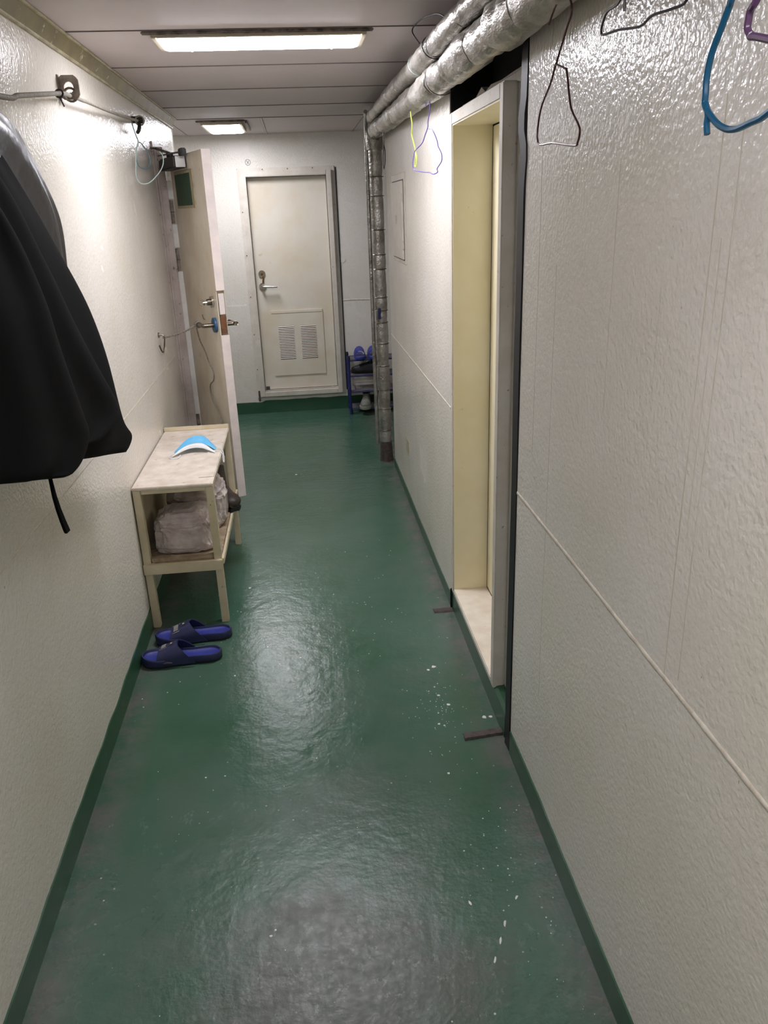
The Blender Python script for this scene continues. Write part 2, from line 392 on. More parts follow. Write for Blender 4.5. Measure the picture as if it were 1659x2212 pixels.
for (y, z0, z1, hw) in ((0.985, 0.80, 1.61, 0.0016), (0.940, 0.83, 1.58, 0.0014), (1.595, 0.36, 1.38, 0.0009), (0.962, 1.05, 1.45, 0.0008), (1.30, 1.15, 1.55, 0.0007), (1.72, 0.95, 1.6, 0.0007)):
    n = 24; L_, R2 = [], []
    rings = []
    for i in range(n+1):
        z = z1+(z0-z1)*i/n; yy = y+0.004*nz(z*2.5, y*9); h_ = hw*(0.55+0.6*abs(nz(z*9, y*20)))
        rings.append([(XR, yy-h_, z), (XR-0.0004, yy-h_*0.6, z), (XR-0.0004, yy+h_*0.6, z), (XR, yy+h_, z)])
    MB().rings(rings).build('drip_streak', 'streak', wr)
# lower left patch plate of the end wall with its dark notch
MB().box(-0.62, -0.40, YE-0.006, YE, 0.09, 0.842).build('patch_plate', 'wall_far', wf, bevel=0.002)
MB().box(-0.585, -0.565, YE-0.0085, YE-0.005, 0.81, 0.835).build('notch', 'void', wf)

# green baseboards with an uneven painted upper edge
def baseboard(name, axis, fixed, side, a, c, hfun, label, thick=0.004):
    n = max(6, int(abs(c-a)/0.03)); rings = []
    for i in range(n+1):
        s_ = a+(c-a)*i/n; hgt = hfun(s_)
        if axis == 'y': rings.append([(fixed, s_, 0), (fixed+side*thick, s_, 0), (fixed+side*thick, s_, hgt), (fixed, s_, hgt)])
        else: rings.append([(s_, fixed, 0), (s_, fixed+side*thick, 0), (s_, fixed+side*thick, hgt), (s_, fixed, hgt)])
    return tag(MB().rings(rings).build(name, 'green'), label, 'baseboard', None, 'structure')
baseboard('baseboard_left', 'y', XL, 1, -2.2, 4.29, lambda s: 0.082+0.022*nz(s*1.3, 3)+0.008*nz(s*9, 1), 'green painted skirting band along the left wall')
baseboard('baseboard_right', 'y', XR, -1, -2.2, CUT0-0.004, lambda s: 0.078+0.016*nz(s*1.7, 8)+0.004*nz(s*12, 4), 'green painted skirting band under the right foreground wall')
baseboard('baseboard_right_far', 'y', XR, -1, CUT1+0.006, RWE, lambda s: 0.05+0.008*nz(s*2, 6)+0.003*nz(s*14, 4), 'green painted skirting band beyond the yellow doorway')
baseboard('baseboard_far', 'x', YE, -1, -1.2, 1.6, lambda s: 0.088+(0.012 if s > -0.35 else 0)+0.006*nz(s*9, 1), 'dark green skirting band below the louvred door', 0.009)
tag(MB().prism([(XR-0.001, 0), (PX, 0), (PX, 0.09), (XR+0.012, 0.088), (XR+0.001, 0.08)], 'y', 1.905, CUT1-0.004).build('baseboard_doorway', 'green'), 'green painted coaming below the yellow doorway', 'baseboard', None, 'structure')

# ceiling: strip panels across the corridor, recessed joints
ce = empty('ceiling', (0, 0, ZC), 'mauve grey ceiling of wide strip panels', 'ceiling', None, 'structure')
seams_y = [-2.2, -1.62, -1.02, -0.42, 0.18, 0.78, 1.55, 2.15, 2.748, 3.38, 3.987, 4.593, 5.151, YE+0.1]
for i in range(len(seams_y)-1):
    y0, y1 = seams_y[i]+0.003, seams_y[i+1]-0.003
    xs = [(-1.9, 1.7)] if i < len(seams_y)-2 else [(-1.9, -0.70), (-0.694, -0.157), (-0.142, 0.462), (0.468, 1.7)]
    for (x0, x1) in xs:
        MB().box(x0, x1, y0, y1, ZC, ZC+0.02).build('panel', 'ceil', ce, bevel=0.0015, seg=1)
    if i:
        MB().box(-1.9, 1.7, seams_y[i]-0.006, seams_y[i]-0.003, ZC-0.003, ZC+0.002).build('joint_lip', 'ceil_seam', ce)
MB().box(-1.9, 1.7, -2.2, YE+0.1, ZC+0.02, ZC+0.04).build('backing', 'ceil_seam', ce)
MB().box(-0.156, -0.143, 5.155, YE, ZC-0.004, ZC+0.01).build('joint_strip', 'ceil', ce, bevel=0.002, seg=1)

# olive corner channel on the left
tr = empty('trim_1', (XL, 2, ZC-0.05), 'olive corner channel along top of the left wall', 'trim', None, 'structure')
MB().prism([(XL, ZC-0.045), (XL+0.004, ZC-0.045), (XL+0.026, ZC-0.004), (XL+0.026, ZC), (XL, ZC)], 'y', -2.2, 5.1).build('channel', 'olive', tr)
MB().box(XL, XL+0.010, -2.2, 5.1, ZC-0.053, ZC-0.045).build('lower_lip', 'trim_light', tr, bevel=0.002, seg=1)
MB().box(XL+0.024, XL+0.034, -2.2, 5.105, ZC-0.007, ZC).build('upper_lip', 'trim_light', tr, bevel=0.002, seg=1)
MB().box(XL-0.02, XL+0.002, 5.088, 5.096, 0.0, ZC-0.05).build('corner_bead', 'trim_light', tr)

# ------------------------------------------------------------------ door frames
def frame_yz(parent, face, depth_sign, o0, o1, z0, z1, w, proud, flange_w, flange_t, mat, sill_mat=None, flange_face=None):
    """frame on a wall of constant x: face = x of the front, going depth_sign into the wall"""
    x0, x1 = face, face+depth_sign*proud
    a, c = min(x0, x1), max(x0, x1)
    MB().box(a, c, o0-w, o0, z0-w*0.55, z1+w).build('jamb', mat, parent, bevel=0.003)
    MB().box(a, c, o1, o1+w, z0-w*0.55, z1+w).build('jamb', mat, parent, bevel=0.003)
    MB().box(a, c, o0, o1, z1, z1+w).build('head', mat, parent, bevel=0.003)
    MB().box(a, c, o0, o1, z0-w*0.55, z0).build('sill', sill_mat or mat, parent, bevel=0.003)
    f0, f1 = x1-depth_sign*0.0, x1+depth_sign*flange_t
    a, c = min(f0, f1), max(f0, f1)
    W = w+flange_w
    MB().box(a, c, o0-W, o0-w*0.2, z0-w*0.9, z1+W).build('flange', mat, parent, bevel=0.0015, seg=1)
    MB().box(a, c, o1+w*0.2, o1+w, z0-w*0.9, z1+w*0.5).build('flange', mat, parent, bevel=0.0015, seg=1)
    MB().box(a, c, o0-w*0.2, o1+w*0.3, z1+w*0.2, z1+W).build('flange', mat, parent, bevel=0.0015, seg=1)

# door_3: recessed yellow doorway on the right
d3 = empty('door_3', (XR+0.1, 2.39, 0), 'deep doorway with yellowed reveal and white sill', 'door', None, 'structure')
frame_yz(d3, XR-0.002, 1, DO0, DO1, DZ0, DZ1, 0.036, 0.037, 0.020, 0.008, 'frame')
RX = XR+0.130
MB().box(XR+0.001, RX, DO1-0.002, DO1+0.0005, DZ0, DZ1).build('reveal', 'wall_in', d3)
MB().box(XR+0.001, RX, DO0-0.0005, DO0+0.002, DZ0, DZ1).build('reveal', 'wall_in', d3)
MB().box(XR+0.001, RX, DO0, DO1, DZ1-0.002, DZ1+0.0005).build('reveal', 'wall_in', d3)
MB().box(XR+0.001, RX, DO0, DO1, DZ0-0.0005, DZ0+0.002).build('threshold', 'sill', d3)
leaf3 = MB().box(RX, RX+0.008, DO0+0.008, DO1-0.008, DZ0+0.006, DZ1-0.006).build('leaf', 'wall_in', d3, bevel=0.002)
MB().box(RX+0.004, RX+0.0095, DO0-0.012, DO1+0.012, DZ0-0.03, DZ1+0.012).build('backing', 'void', d3)
MB().tube([(RX-0.001, 2.40, 0.95), (RX-0.001, 2.402, 0.965)], 0.004, 6).build('scratch', 'ink', leaf3)

# door_1: louvred door in the end wall
d1 = empty('door_1', (-0.03, YE, 0), 'closed cream door with twin louvred vents in end wall', 'door', None, 'structure')
def fbox(x0, x1, z0, z1, y0, y1, name, mat, bev=0.004): return MB().box(x0, x1, y0, y1, z0, z1).build(name, mat, d1, bevel=bev)
PF = YE-0.035
fbox(EO0-0.037, EO0, EZ0-0.038, EZ1+0.034, PF, YE+0.02, 'jamb', 'frame')
fbox(EO1, EO1+0.037, EZ0-0.038, EZ1+0.034, PF, YE+0.02, 'jamb', 'frame')
fbox(EO0, EO1, EZ1, EZ1+0.034, PF, YE+0.02, 'head', 'frame')
fbox(EO0, EO1, EZ0-0.038, EZ0, PF, YE+0.02, 'sill', 'frame')
fbox(EO0-0.062, EO0-0.03, EZ0-0.05, EZ1+0.060, YE-0.008, YE, 'flange', 'frame', 0.0015)
fbox(EO1+0.03, EO1+0.060, EZ0-0.05, EZ1+0.060, YE-0.008, YE, 'flange', 'frame', 0.0015)
fbox(EO0-0.03, EO1+0.03, EZ1+0.03, EZ1+0.060, YE-0.008, YE, 'flange', 'frame', 0.0015)
fbox(EO1+0.066, EO1+0.074, EZ0-0.02, EZ1+0.05, YE-0.006, YE, 'sealing_strip', 'rubber', 0.002)
fbox(EO0-0.055, EO0-0.040, EZ0-0.075, EZ0+0.01, YE-0.012, YE, 'rust_stain', 'rustdark', 0.003)
for zz in (0.35, 0.62, 0.9, 1.2, 1.5): MB().disc((EO0-0.045, YE-0.009, zz), (0, 1, 0), 0.004, 0.004, 10).build('rivet', 'rustdark', d1)
for xx in (-0.2, -0.02, 0.16): MB().disc((xx, YE-0.009, EZ1+0.048), (0, 1, 0), 0.004, 0.004, 10).build('rivet', 'rustdark', d1)
LY = YE+0.045
leaf1 = MB().box(EO0+0.003, EO1-0.003, LY, LY+0.04, EZ0+0.004, EZ1-0.003).build('leaf', 'leaf', d1, bevel=0.003)
# vent cover, each slat a piece
vp = MB().box(-0.235, 0.172, LY-0.007, LY, 0.282, 0.785).build('vent_cover', 'leaf', d1, bevel=0.002)
for (x0, x1) in ((-0.180, -0.060), (-0.008, 0.112)):
    MB().box(x0, x1, LY-0.0080, LY-0.0065, 0.412, 0.668).build('vent_opening', 'slot', d1)
    proto = None
    for k in range(20):
        zc = 0.420+k*0.0128
        if proto is None:
            proto = MB().poly([(x0, LY-0.0115, zc-0.0030), (x1, LY-0.0115, zc-0.0030), (x1, LY-0.0082, zc+0.0034), (x0, LY-0.0082, zc+0.0034),
                               (x0, LY-0.0108, zc-0.0038), (x1, LY-0.0108, zc-0.0038), (x1, LY-0.0075, zc+0.0026), (x0, LY-0.0075, zc+0.0026)],
                              [(0,1,2,3),(4,7,6,5),(0,4,5,1),(3,2,6,7),(0,3,7,4),(1,5,6,2)]).build('slat', 'leaf', vp)
        else:
            c = proto.copy(); COL.objects.link(c); c.location = (0, 0, k*0.0128); c.parent = vp
MB().box(-0.225, 0.165, LY-0.010, LY-0.006, 0.765, 0.785).build('vent_rim', 'leaf', d1, bevel=0.001, seg=1)
# lock, handle with rosette
hd = MB().disc((-0.272, LY-0.006, 0.970), (0, 1, 0), 0.026, 0.012, 20).build('rosette', 'chrome', d1, True)
hb = MB().tube(smooth_path([(-0.272, LY-0.005, 0.970), (-0.272, LY-0.045, 0.970), (-0.255, LY-0.056, 0.970), (-0.16, LY-0.056, 0.968)], 5), 0.009, 10).build('handle', 'chrome', hd, True)
lk = MB().disc((-0.270, LY-0.005, 1.062), (0, 1, 0), 0.026, 0.010, 20).build('lock_escutcheon', 'chrome', d1, True)
MB().disc((-0.270, LY-0.014, 1.060), (0, 1, 0), 0.010, 0.012, 12).build('lock_cylinder', 'brass', lk, True)
MB().obox((-0.264, LY-0.012, 1.020), (1, 0, 0), (0, 1, 0), (0.12, 0, 1), 0.005, 0.003, 0.024).build('key_tag', 'brass', lk)
MB().box(-0.315, -0.285, LY-0.004, LY+0.001, EZ0+0.004, EZ0+0.03).build('worn_corner', 'rustdark', d1)

# door_2: open door on the left wall, folded back towards the viewer and tied
d2 = empty('door_2', (XL, 4.33, 0), 'tan door standing open, tied back to the left wall', 'door', None, 'structure')
w_ = 0.048; FXF = XL+0.048
MB().box(XL, FXF, LO0-w_, LO0, LZ0-0.03, LZ1+w_).build('jamb', 'frame_old', d2, bevel=0.003)
MB().box(XL, FXF, LO1, LO1+w_, LZ0-0.03, LZ1+w_).build('jamb', 'frame_old', d2, bevel=0.003)
MB().box(XL, FXF, LO0, LO1, LZ1, LZ1+w_).build('head', 'frame_old', d2, bevel=0.003)
MB().box(XL, FXF, LO0, LO1, LZ0-0.03, LZ0).build('sill', 'frame_old', d2, bevel=0.003)
MB().box(XL, XL+0.008, LO0-w_-0.03, LO0-w_+0.005, 0.09, LZ1+w_+0.025).build('flange', 'frame_old', d2, bevel=0.002)
MB().box(XL, XL+0.008, LO0-w_, LO1+w_, LZ1+w_-0.005, LZ1+w_+0.025).build('flange', 'frame_old', d2, bevel=0.002)
MB().tube([(XL+0.012, LO0-w_-0.008, 0.1), (XL+0.012, LO0-w_-0.008, LZ1+w_)], 0.006, 8).build('weld_bead', 'frame_old', d2, True)
DV = Vector((0.363, -0.932, 0)); NV = Vector((0.932, 0.363, 0)); UP = Vector((0, 0, 1)); H0 = Vector((-0.600, 4.320, 0))
def lp(u, z, off=0.0): return H0 + DV*u + NV*off + UP*z
def lbox(u0, u1, z0, z1, o0, o1, name, mat, parent=d2, bev=0.0, label=None):
    return MB().obox(lp((u0+u1)/2, (z0+z1)/2, (o0+o1)/2), DV, NV, UP, (u1-u0)/2, (o1-o0)/2, (z1-z0)/2).build(name, mat, parent, bevel=bev, label=label)
LB, LT = 0.174, 1.760
leaf2 = lbox(0.034, 0.617, LB, LT, 0.001, 0.039, 'leaf', 'leaf_tan', d2, 0.002)
lbox(0.617, 0.623, LB, 0.972, 0.0, 0.040, 'edge_strip', 'leaf_edge', d2, 0.001)
lbox(0.617, 0.623, 1.172, LT, 0.0, 0.040, 'edge_strip', 'leaf_edge', d2, 0.001)
lbox(0.617, 0.6205, 0.972, 1.172, 0.004, 0.036, 'lock_plate', 'steel', d2, 0.001)
lbox(0.6200, 0.6225, 0.980, 1.062, 0.007, 0.033, 'rusty_latch', 'rust', d2, 0.001)
lbox(0.6200, 0.6225, 1.066, 1.160, 0.007, 0.033, 'latch_cover', 'leaf_edge', d2, 0.001)
# green window patch with yellowed tape edges
lbox(0.115, 0.450, 1.528, 1.692, -0.004, 0.001, 'window_frame', 'tape', d2, 0.0015)
lbox(0.135, 0.405, 1.540, 1.678, -0.007, -0.003, 'window_patch', 'green_patch', d2, 0.0015)
# hinges on the jamb face
for zc in (1.515, 1.285, 0.415):
    h_ = MB().tube([(FXF+0.008, LO0-0.028, zc-0.055), (FXF+0.008, LO0-0.028, zc+0.055)], 0.010, 10).build('hinge', 'hinge', d2, True)
    MB().box(FXF-0.001, FXF+0.003, LO0-0.045, LO0-0.005, zc-0.055, zc+0.055).build('hinge_plate', 'hinge', h_)
    MB().tube([(FXF+0.008, LO0-0.028, zc-0.002), (FXF+0.008, LO0-0.028, zc+0.002)], 0.0112, 10).build('hinge_joint', 'rustdark', h_, True)
for (z0, z1) in ((0.475, 1.225), (1.345, 1.455), (1.575, 1.66)):
    MB().box(FXF, FXF+0.026, LO0-0.043, LO0-0.004, z0, z1).build('jamb_strip', 'white', d2, bevel=0.0015, seg=1)
# door closer: body, pale end cap, arms to the head of the frame
cl = lbox(0.06, 0.36, 1.700, 1.752, -0.058, -0.002, 'closer_body', 'black', d2, 0.006)
lbox(0.3600, 0.3625, 1.703, 1.749, -0.050, -0.006, 'closer_plate', 'white', d2, 0.001)
lbox(0.3600, 0.3640, 1.700, 1.752, -0.006, -0.001, 'closer_rim', 'black', d2, 0.001)
MB().disc(lp(0.19, 1.762, -0.03), UP, 0.016, 0.024, 14).build('closer_spindle', 'black', d2, True)
MB().tube([lp(0.19, 1.772, -0.03), (XL+0.03, 4.22, 1.800), (XL+0.012, 4.19, 1.800)], 0.006, 8).build('closer_arm', 'steel', d2, True)
MB().tube([lp(0.36, 1.765, -0.03), (XL+0.03, 4.26, 1.770)], 0.004, 8).build('closer_arm', 'steel', d2, True)
MB().obox(lp(0.385, 1.764, -0.02), DV, NV, UP, 0.03, 0.012, 0.016).build('closer_bracket', 'black', d2, bevel=0.004)
# thumb-turn lock, handle with blue rose, inner handle
tl = MB().disc(lp(0.545, 1.118, -0.005), NV, 0.026, 0.010, 20).build('lock_rose', 'chrome', d2, True)
MB().disc(lp(0.545, 1.118, -0.016), NV, 0.015, 0.024, 16).build('lock_barrel', 'steel', tl, True)
MB().disc(lp(0.543, 1.116, -0.050), (DV*0.3+NV*0.1+UP*0.1), 0.015, 0.005, 16).build('thumb_turn', 'chrome', tl, True)
MB().tube([lp(0.545, 1.118, -0.02), lp(0.543, 1.116, -0.045)], 0.005, 8).build('lock_stem', 'chrome', tl, True)
hr = MB().disc(lp(0.553, 1.013, -0.005), NV, 0.034, 0.012, 24).build('handle_rose', 'blue_plastic', d2, True, label='blue round rose behind the handle')
MB().tube(smooth_path([lp(0.553, 1.013, 0), lp(0.553, 1.013, -0.045), lp(0.540, 1.013, -0.058), lp(0.43, 1.010, -0.058)], 5), 0.010, 10).build('handle', 'steel', hr, True)
hr2 = MB().disc(lp(0.553, 1.013, 0.045), NV, 0.028, 0.010, 20).build('handle_rose', 'steel', d2, True)
MB().tube(smooth_path([lp(0.553, 1.013, 0.04), lp(0.553, 1.013, 0.085), lp(0.565, 1.013, 0.096), lp(0.45, 1.012, 0.098)], 5), 0.010, 10).build('handle', 'steel', hr2, True)
MB().tube([lp(0.33, 1.04, -0.0005), lp(0.345, 1.02, -0.0005), lp(0.37, 1.02, -0.0005)], 0.0012, 5).build('scratch', 'ink', leaf2)

# tie rope: from the wall hook to the handle, tail hanging down
rp = empty('tie_rope', (XL, 3.74, 0.98), 'thin twisted rope tying the open door handle to hook', 'rope')
hk = (XL+0.004, 3.765, 0.975)
a = Vector((XL+0.020, 3.765, 0.972)); c = lp(0.450, 1.010, -0.062)
def twist(p, q, n, r, ph):
    p, q = Vector(p), Vector(q); d = (q-p).normalized(); u = d.orthogonal().normalized(); v = d.cross(u)
    return [p+(q-p)*i/n + (u*math.cos(ph+i*0.9)+v*math.sin(ph+i*0.9))*r + Vector((0, 0, -0.010*math.sin(math.pi*i/n))) for i in range(n+1)]
MB().tube(twist(a, c, 44, 0.0032, 0), 0.0026, 6).build('strand', 'rope', rp, True)
MB().tube(twist(a, c, 44, 0.0032, math.pi), 0.0026, 6).build('strand', 'rope', rp, True)
for q in (0.435, 0.448, 0.461):
    MB().tube([lp(q, 1.010, -0.058)+NV*0.014*math.cos(t)+UP*0.014*math.sin(t)+DV*0.004*math.sin(t) for t in [i*math.pi/6 for i in range(12)]], 0.0035, 6, closed=True).build('knot_turn', 'rope', rp, True)
tail = [lp(0.440, 1.000, -0.065), lp(0.40, 0.93, -0.045), lp(0.375, 0.871, -0.02), lp(0.40, 0.815, -0.012), lp(0.455, 0.780, -0.010), lp(0.44, 0.735, -0.010), lp(0.36, 0.693, -0.010), lp(0.37, 0.626, -0.010), lp(0.46, 0.575, -0.010), lp(0.50, 0.50, -0.010), lp(0.49, 0.36, -0.010)]
MB().tube(smooth_path(tail, 6), 0.0034, 7).build('tail', 'rope', rp, True)
hkm = empty('wall_hook', (XL, 3.765, 0.975), 'bent wire hook on left wall holding the tie rope', 'hook')
MB().disc((XL+0.003, 3.765, 0.985), (1, 0, 0), 0.012, 0.006, 14).build('plate', 'steel', hkm, True)
MB().tube(smooth_path([(XL+0.004, 3.765, 0.985), (XL+0.026, 3.765, 0.980), (XL+0.024, 3.768, 0.955), (XL+0.018, 3.78, 0.930), (XL+0.012, 3.772, 0.905), (XL+0.010, 3.74, 0.918), (XL+0.008, 3.715, 0.945)], 5), 0.0035, 7).build('hook_wire', 'steel', hkm, True)

# hatch on the far right wall
ht = empty('access_hatch', (XR, 4.1, 1.25), 'small cream hatch cover on the right wall near pipes', 'hatch')
MB().box(XR-0.004, XR, 3.845, 4.345, 1.240, 1.648).build('frame', 'frame', ht, bevel=0.0015, seg=1)
MB().box(XR-0.0046, XR-0.0038, 3.884, 4.321, 1.256, 1.618).build('gap', 'ink', ht)
dr = MB().box(XR-0.012, XR-0.004, 3.890, 4.315, 1.262, 1.612).build('door', 'frame', ht, bevel=0.002)
for zc in (1.33, 1.54): MB().tube([(XR-0.010, 3.882, zc-0.018), (XR-0.010, 3.882, zc+0.018)], 0.005, 8).build('hinge', 'frame_old', dr, True)
MB().box(XR-0.016, XR-0.011, 4.10, 4.13, 1.42, 1.46).build('latch', 'frame_old', dr, bevel=0.001, seg=1)
tag(MB().box(XR-0.0015, XR, 3.93, 4.03, 0.27, 0.345).build('paint_patch', 'tape'), 'small peeling yellowish patch low on the right wall', 'patch')

# black rubber strip in the joint beside the doorway
pts = []
for i in range(60):
    t = i/59.0; z = 0.0+1.80*t
    y = CUT0+0.024+0.006*nz(z*2.2, 4)+(0.020*math.exp(-((z-1.66)/0.03)**2)) - (0.012*math.exp(-((z-1.60)/0.05)**2))
    pts.append((XR+0.006+0.002*nz(z*3, 9), y, z))
rings = [[(p[0]-0.009, p[1]-0.021, p[2]), (p[0]-0.011, p[1]+0.020, p[2]), (p[0]+0.003, p[1]+0.021, p[2]), (p[0]+0.003, p[1]-0.021, p[2])] for p in pts]
for k, (dx, dz) in enumerate(((0.004, 0.02), (0.016, 0.032), (0.032, 0.030), (0.044, 0.015))):
    p = pts[-1]; rings.append([(p[0]-0.010+dx, p[1]-0.014, p[2]+dz), (p[0]-0.012+dx, p[1]+0.012, p[2]+dz), (p[0]+0.003+dx, p[1]+0.014, p[2]+dz*0.4), (p[0]+0.003+dx, p[1]-0.014, p[2]+dz*0.4)])
tag(MB().rings(rings).build('rubber_strip', 'rubber', None, True), 'wavy black rubber strip in joint beside the yellow doorway', 'seal')
tag(MB().box(XR+0.012, PX+0.001, CUT0, CUT0+0.004, 0, ZC).build('trim_2', 'void'), 'dark open joint beside the yellow doorway', 'joint', None, 'structure')
tag(MB().prism([(CUT1-0.012, 0.0), (CUT1+0.002, 0.0), (CUT1+0.002, 0.085), (CUT1-0.006, 0.085)], 'x', XR-0.007, XR+0.01).build('rubber_stub', 'rubber', None, bevel=0.003), 'black rubber stub at foot of doorway far jamb', 'seal')
b = MB(); n = 14
rings = []
for i in range(n+1):
    x = 0.398+(0.122)*i/n; j = 0.003*nz(x*60)
    rings.append([(x, 1.905+j+0.012*(i/n), 0.0), (x, 1.938+j+0.010*(i/n), 0.0), (x, 1.934+j+0.010*(i/n), 0.008), (x, 1.909+j+0.012*(i/n), 0.008)])
tag(b.rings(rings).build('floor_strip', 'rustdark'), 'flat brown strip on floor below the black rubber strip', 'strip')
b = MB(); rings = []
for i in range(n+1):
    x = 0.44+0.075*i/n; j = 0.004*nz(x*70, 5)
    rings.append([(x, 2.700+j, 0.0), (x, 2.735+j, 0.0), (x, 2.73+j, 0.005), (x, 2.705+j, 0.005)])
tag(b.rings(rings).build('floor_strip', 'rustdark'), 'flat brown strip on floor at far end of the yellow doorway', 'strip')

# ================================================================== LAMPS
def ceiling_lamp(x0, x1, y0, y1, drop, label, power, strip=True):
    cx, cy = (x0+x1)/2, (y0+y1)/2
    L = empty('ceiling_lamp', (cx, cy, ZC), label, 'lamp', 'fluorescent ceiling lamps')
    t = 0.016; zb = ZC-drop
    for (a, c, d, e) in ((x0, x0+t, y0, y1), (x1-t, x1, y0, y1), (x0+t, x1-t, y0, y0+t), (x0+t, x1-t, y1-t, y1)):
        MB().box(a, c, d, e, zb+0.006, ZC).build('frame', 'lamp_frame', L, bevel=0.002)
    if strip: MB().box(x0-0.025, x1+0.02, y0-0.020, y0-0.004, ZC-0.010, ZC).build('edge_strip', 'grey_edge', L, bevel=0.003)
    b = MB(); i1, i2 = t+0.001, t+0.014
    def R_(i, z): return [(x0+i, y0+i, z), (x1-i, y0+i, z), (x1-i, y1-i, z), (x0+i, y1-i, z)]
    b.rings([R_(i1, ZC-0.004), R_(i1, zb+0.006), R_(i2, zb)], True, True).build('diffuser', emission('lamp_diffuser', power), L)
    for sx in (x0+0.1, x1-0.1): MB().disc((sx, y1-0.006, zb+0.004), (0, 0, 1), 0.005, 0.006, 10).build('screw', 'steel', L)
    return L
ceiling_lamp(-0.390, 0.265, 2.775, 2.985, 0.022, 'long lit ceiling lamp nearest, over the corridor', LAMP*1.3)
L2 = ceiling_lamp(-0.512, -0.268, 5.26, 5.80, 0.030, 'small lit ceiling lamp by the end wall', LAMP*1.15)
MB().box(-0.250, -0.238, 5.28, 5.78, ZC-0.016, ZC).build('side_strip', 'grey_edge', L2, bevel=0.002)
ceiling_lamp(-0.395, 0.270, 0.02, 0.25, 0.022, 'long ceiling lamp above the viewer, out of the picture', LAMP*0.85)

# ================================================================== PIPES
def lagged(parent, axis_pts, rads, joints, jitter, name='foil_sleeve', seed=0.0, n=20, step=0.012):
    """axis_pts: dense path; one sleeve object between successive joints (fractions), radii stepped, lumpy"""
    P = [Vector(p) for p in axis_pts]
    cum = [0.0]
    for i in range(1, len(P)): cum.append(cum[-1]+(P[i]-P[i-1]).length)
    T = cum[-1]
    def at(s):
        s = min(max(s, 0), T)
        for i in range(1, len(P)):
            if cum[i] >= s:
                t = (s-cum[i-1])/max(cum[i]-cum[i-1], 1e-9); return P[i-1].lerp(P[i], t)
        return P[-1]
    for j in range(len(joints)-1):
        s0, s1 = joints[j]*T, joints[j+1]*T+0.010; k = max(4, int((s1-s0)/step)); rr = rads[j % len(rads)]
        rings = []
        for i in range(k+1):
            s = s0+(s1-s0)*i/k; p = at(s); d = (at(s+0.01)-at(s-0.01)).normalized()
            u = Vector((-1, 0, 0)) + d*d.x
            u.normalize(); v = d.cross(u)
            e = min(1.0, 0.90+0.10*min(i, k-i)/3.0)
            ring = []
            for q in range(n):
                an = 2*math.pi*q/n
                lump = 1+jitter*(nz(s*7+seed, math.cos(an)*1.2, math.sin(an)*1.2+j*3)+0.5*nz(s*24+seed, math.cos(an)*3, math.sin(an)*3))
                ring.append(p+(u*math.cos(an)+v*math.sin(an))*rr*e*lump)
            rings.append(ring)
        MB().rings(rings).build(name, 'foil', parent, True)
# lower horizontal pipe with its elbow
lowp = empty('lagged_pipe', (0.468, 2.0, 1.80), 'thick foil wrapped pipe along the right wall with elbow', 'pipe', 'foil lagged pipes')
path = [(0.462, -2.15, 1.815), (0.462, 0.8, 1.838), (0.462, 1.6, 1.842), (0.464, 2.4, 1.851), (0.468, 3.2, 1.862), (0.470, 4.0, 1.876), (0.472, 4.55, 1.886), (0.474, 4.70, 1.888), (0.475, 4.748, 1.872), (0.475, 4.762, 1.835), (0.475, 4.762, 1.795)]
lagged(lowp, smooth_path(path, 8), [0.049, 0.050, 0.046, 0.051, 0.052, 0.046, 0.049, 0.043, 0.047, 0.042, 0.045, 0.041, 0.044, 0.040, 0.043, 0.040, 0.042, 0.040], [0, 0.14, 0.29, 0.40, 0.455, 0.50, 0.545, 0.575, 0.605, 0.65, 0.69, 0.72, 0.76, 0.80, 0.84, 0.88, 0.92, 0.96, 0.985, 1.0], 0.13, seed=1)
upp = empty('lagged_pipe', (0.446, 2.0, 1.90), 'thinner foil wrapped pipe just under the ceiling', 'pipe', 'foil lagged pipes')
path = [(0.440, -2.15, 1.918), (0.442, 1.4, 1.921), (0.445, 2.4, 1.930), (0.450, 3.4, 1.944), (0.455, 4.4, 1.956), (0.458, 4.80, 1.960)]
lagged(upp, smooth_path(path, 8), [0.031, 0.034, 0.030, 0.033, 0.029], [0, 0.2, 0.4, 0.50, 0.57, 0.62, 0.68, 0.74, 0.80, 0.87, 0.93, 1.0], 0.12, seed=5)
MB().tube(smooth_path([(0.418, 4.62, 1.975), (0.430, 4.74, 1.95), (0.434, 4.80, 1.90), (0.436, 4.80, 1.80)], 6), 0.011, 8).build('thin_pipe_bend', 'foil', upp, True)
# ties round the horizontal pipes
def tie(parent, y, zc, xc, r, mat, tilt=0.0, name='tie_wire', rr=0.0016):
    MB().tube([(xc+r*math.cos(t), y+tilt*math.sin(t), zc+r*math.sin(t)) for t in [i*math.pi/9 for i in range(18)]], rr, 5, closed=True).build(name, mat, parent, True)
tie(lowp, 2.62, 1.851, 0.467, 0.047, 'w_black', 0.03, rr=0.0012)
tie(upp, 2.92, 1.936, 0.447, 0.035, 'w_white', 0.02, rr=0.0009); tie(upp, 2.60, 1.932, 0.446, 0.036, 'w_black', 0.03)
lw = MB().tube(smooth_path([(0.405, 2.62, 1.945), (0.39, 2.66, 1.985), (0.41, 2.62, 2.005), (0.44, 2.52, 2.0), (0.455, 2.45, 1.975)], 6), 0.002, 6)
lw.build('loose_wire', 'w_black', upp, True)
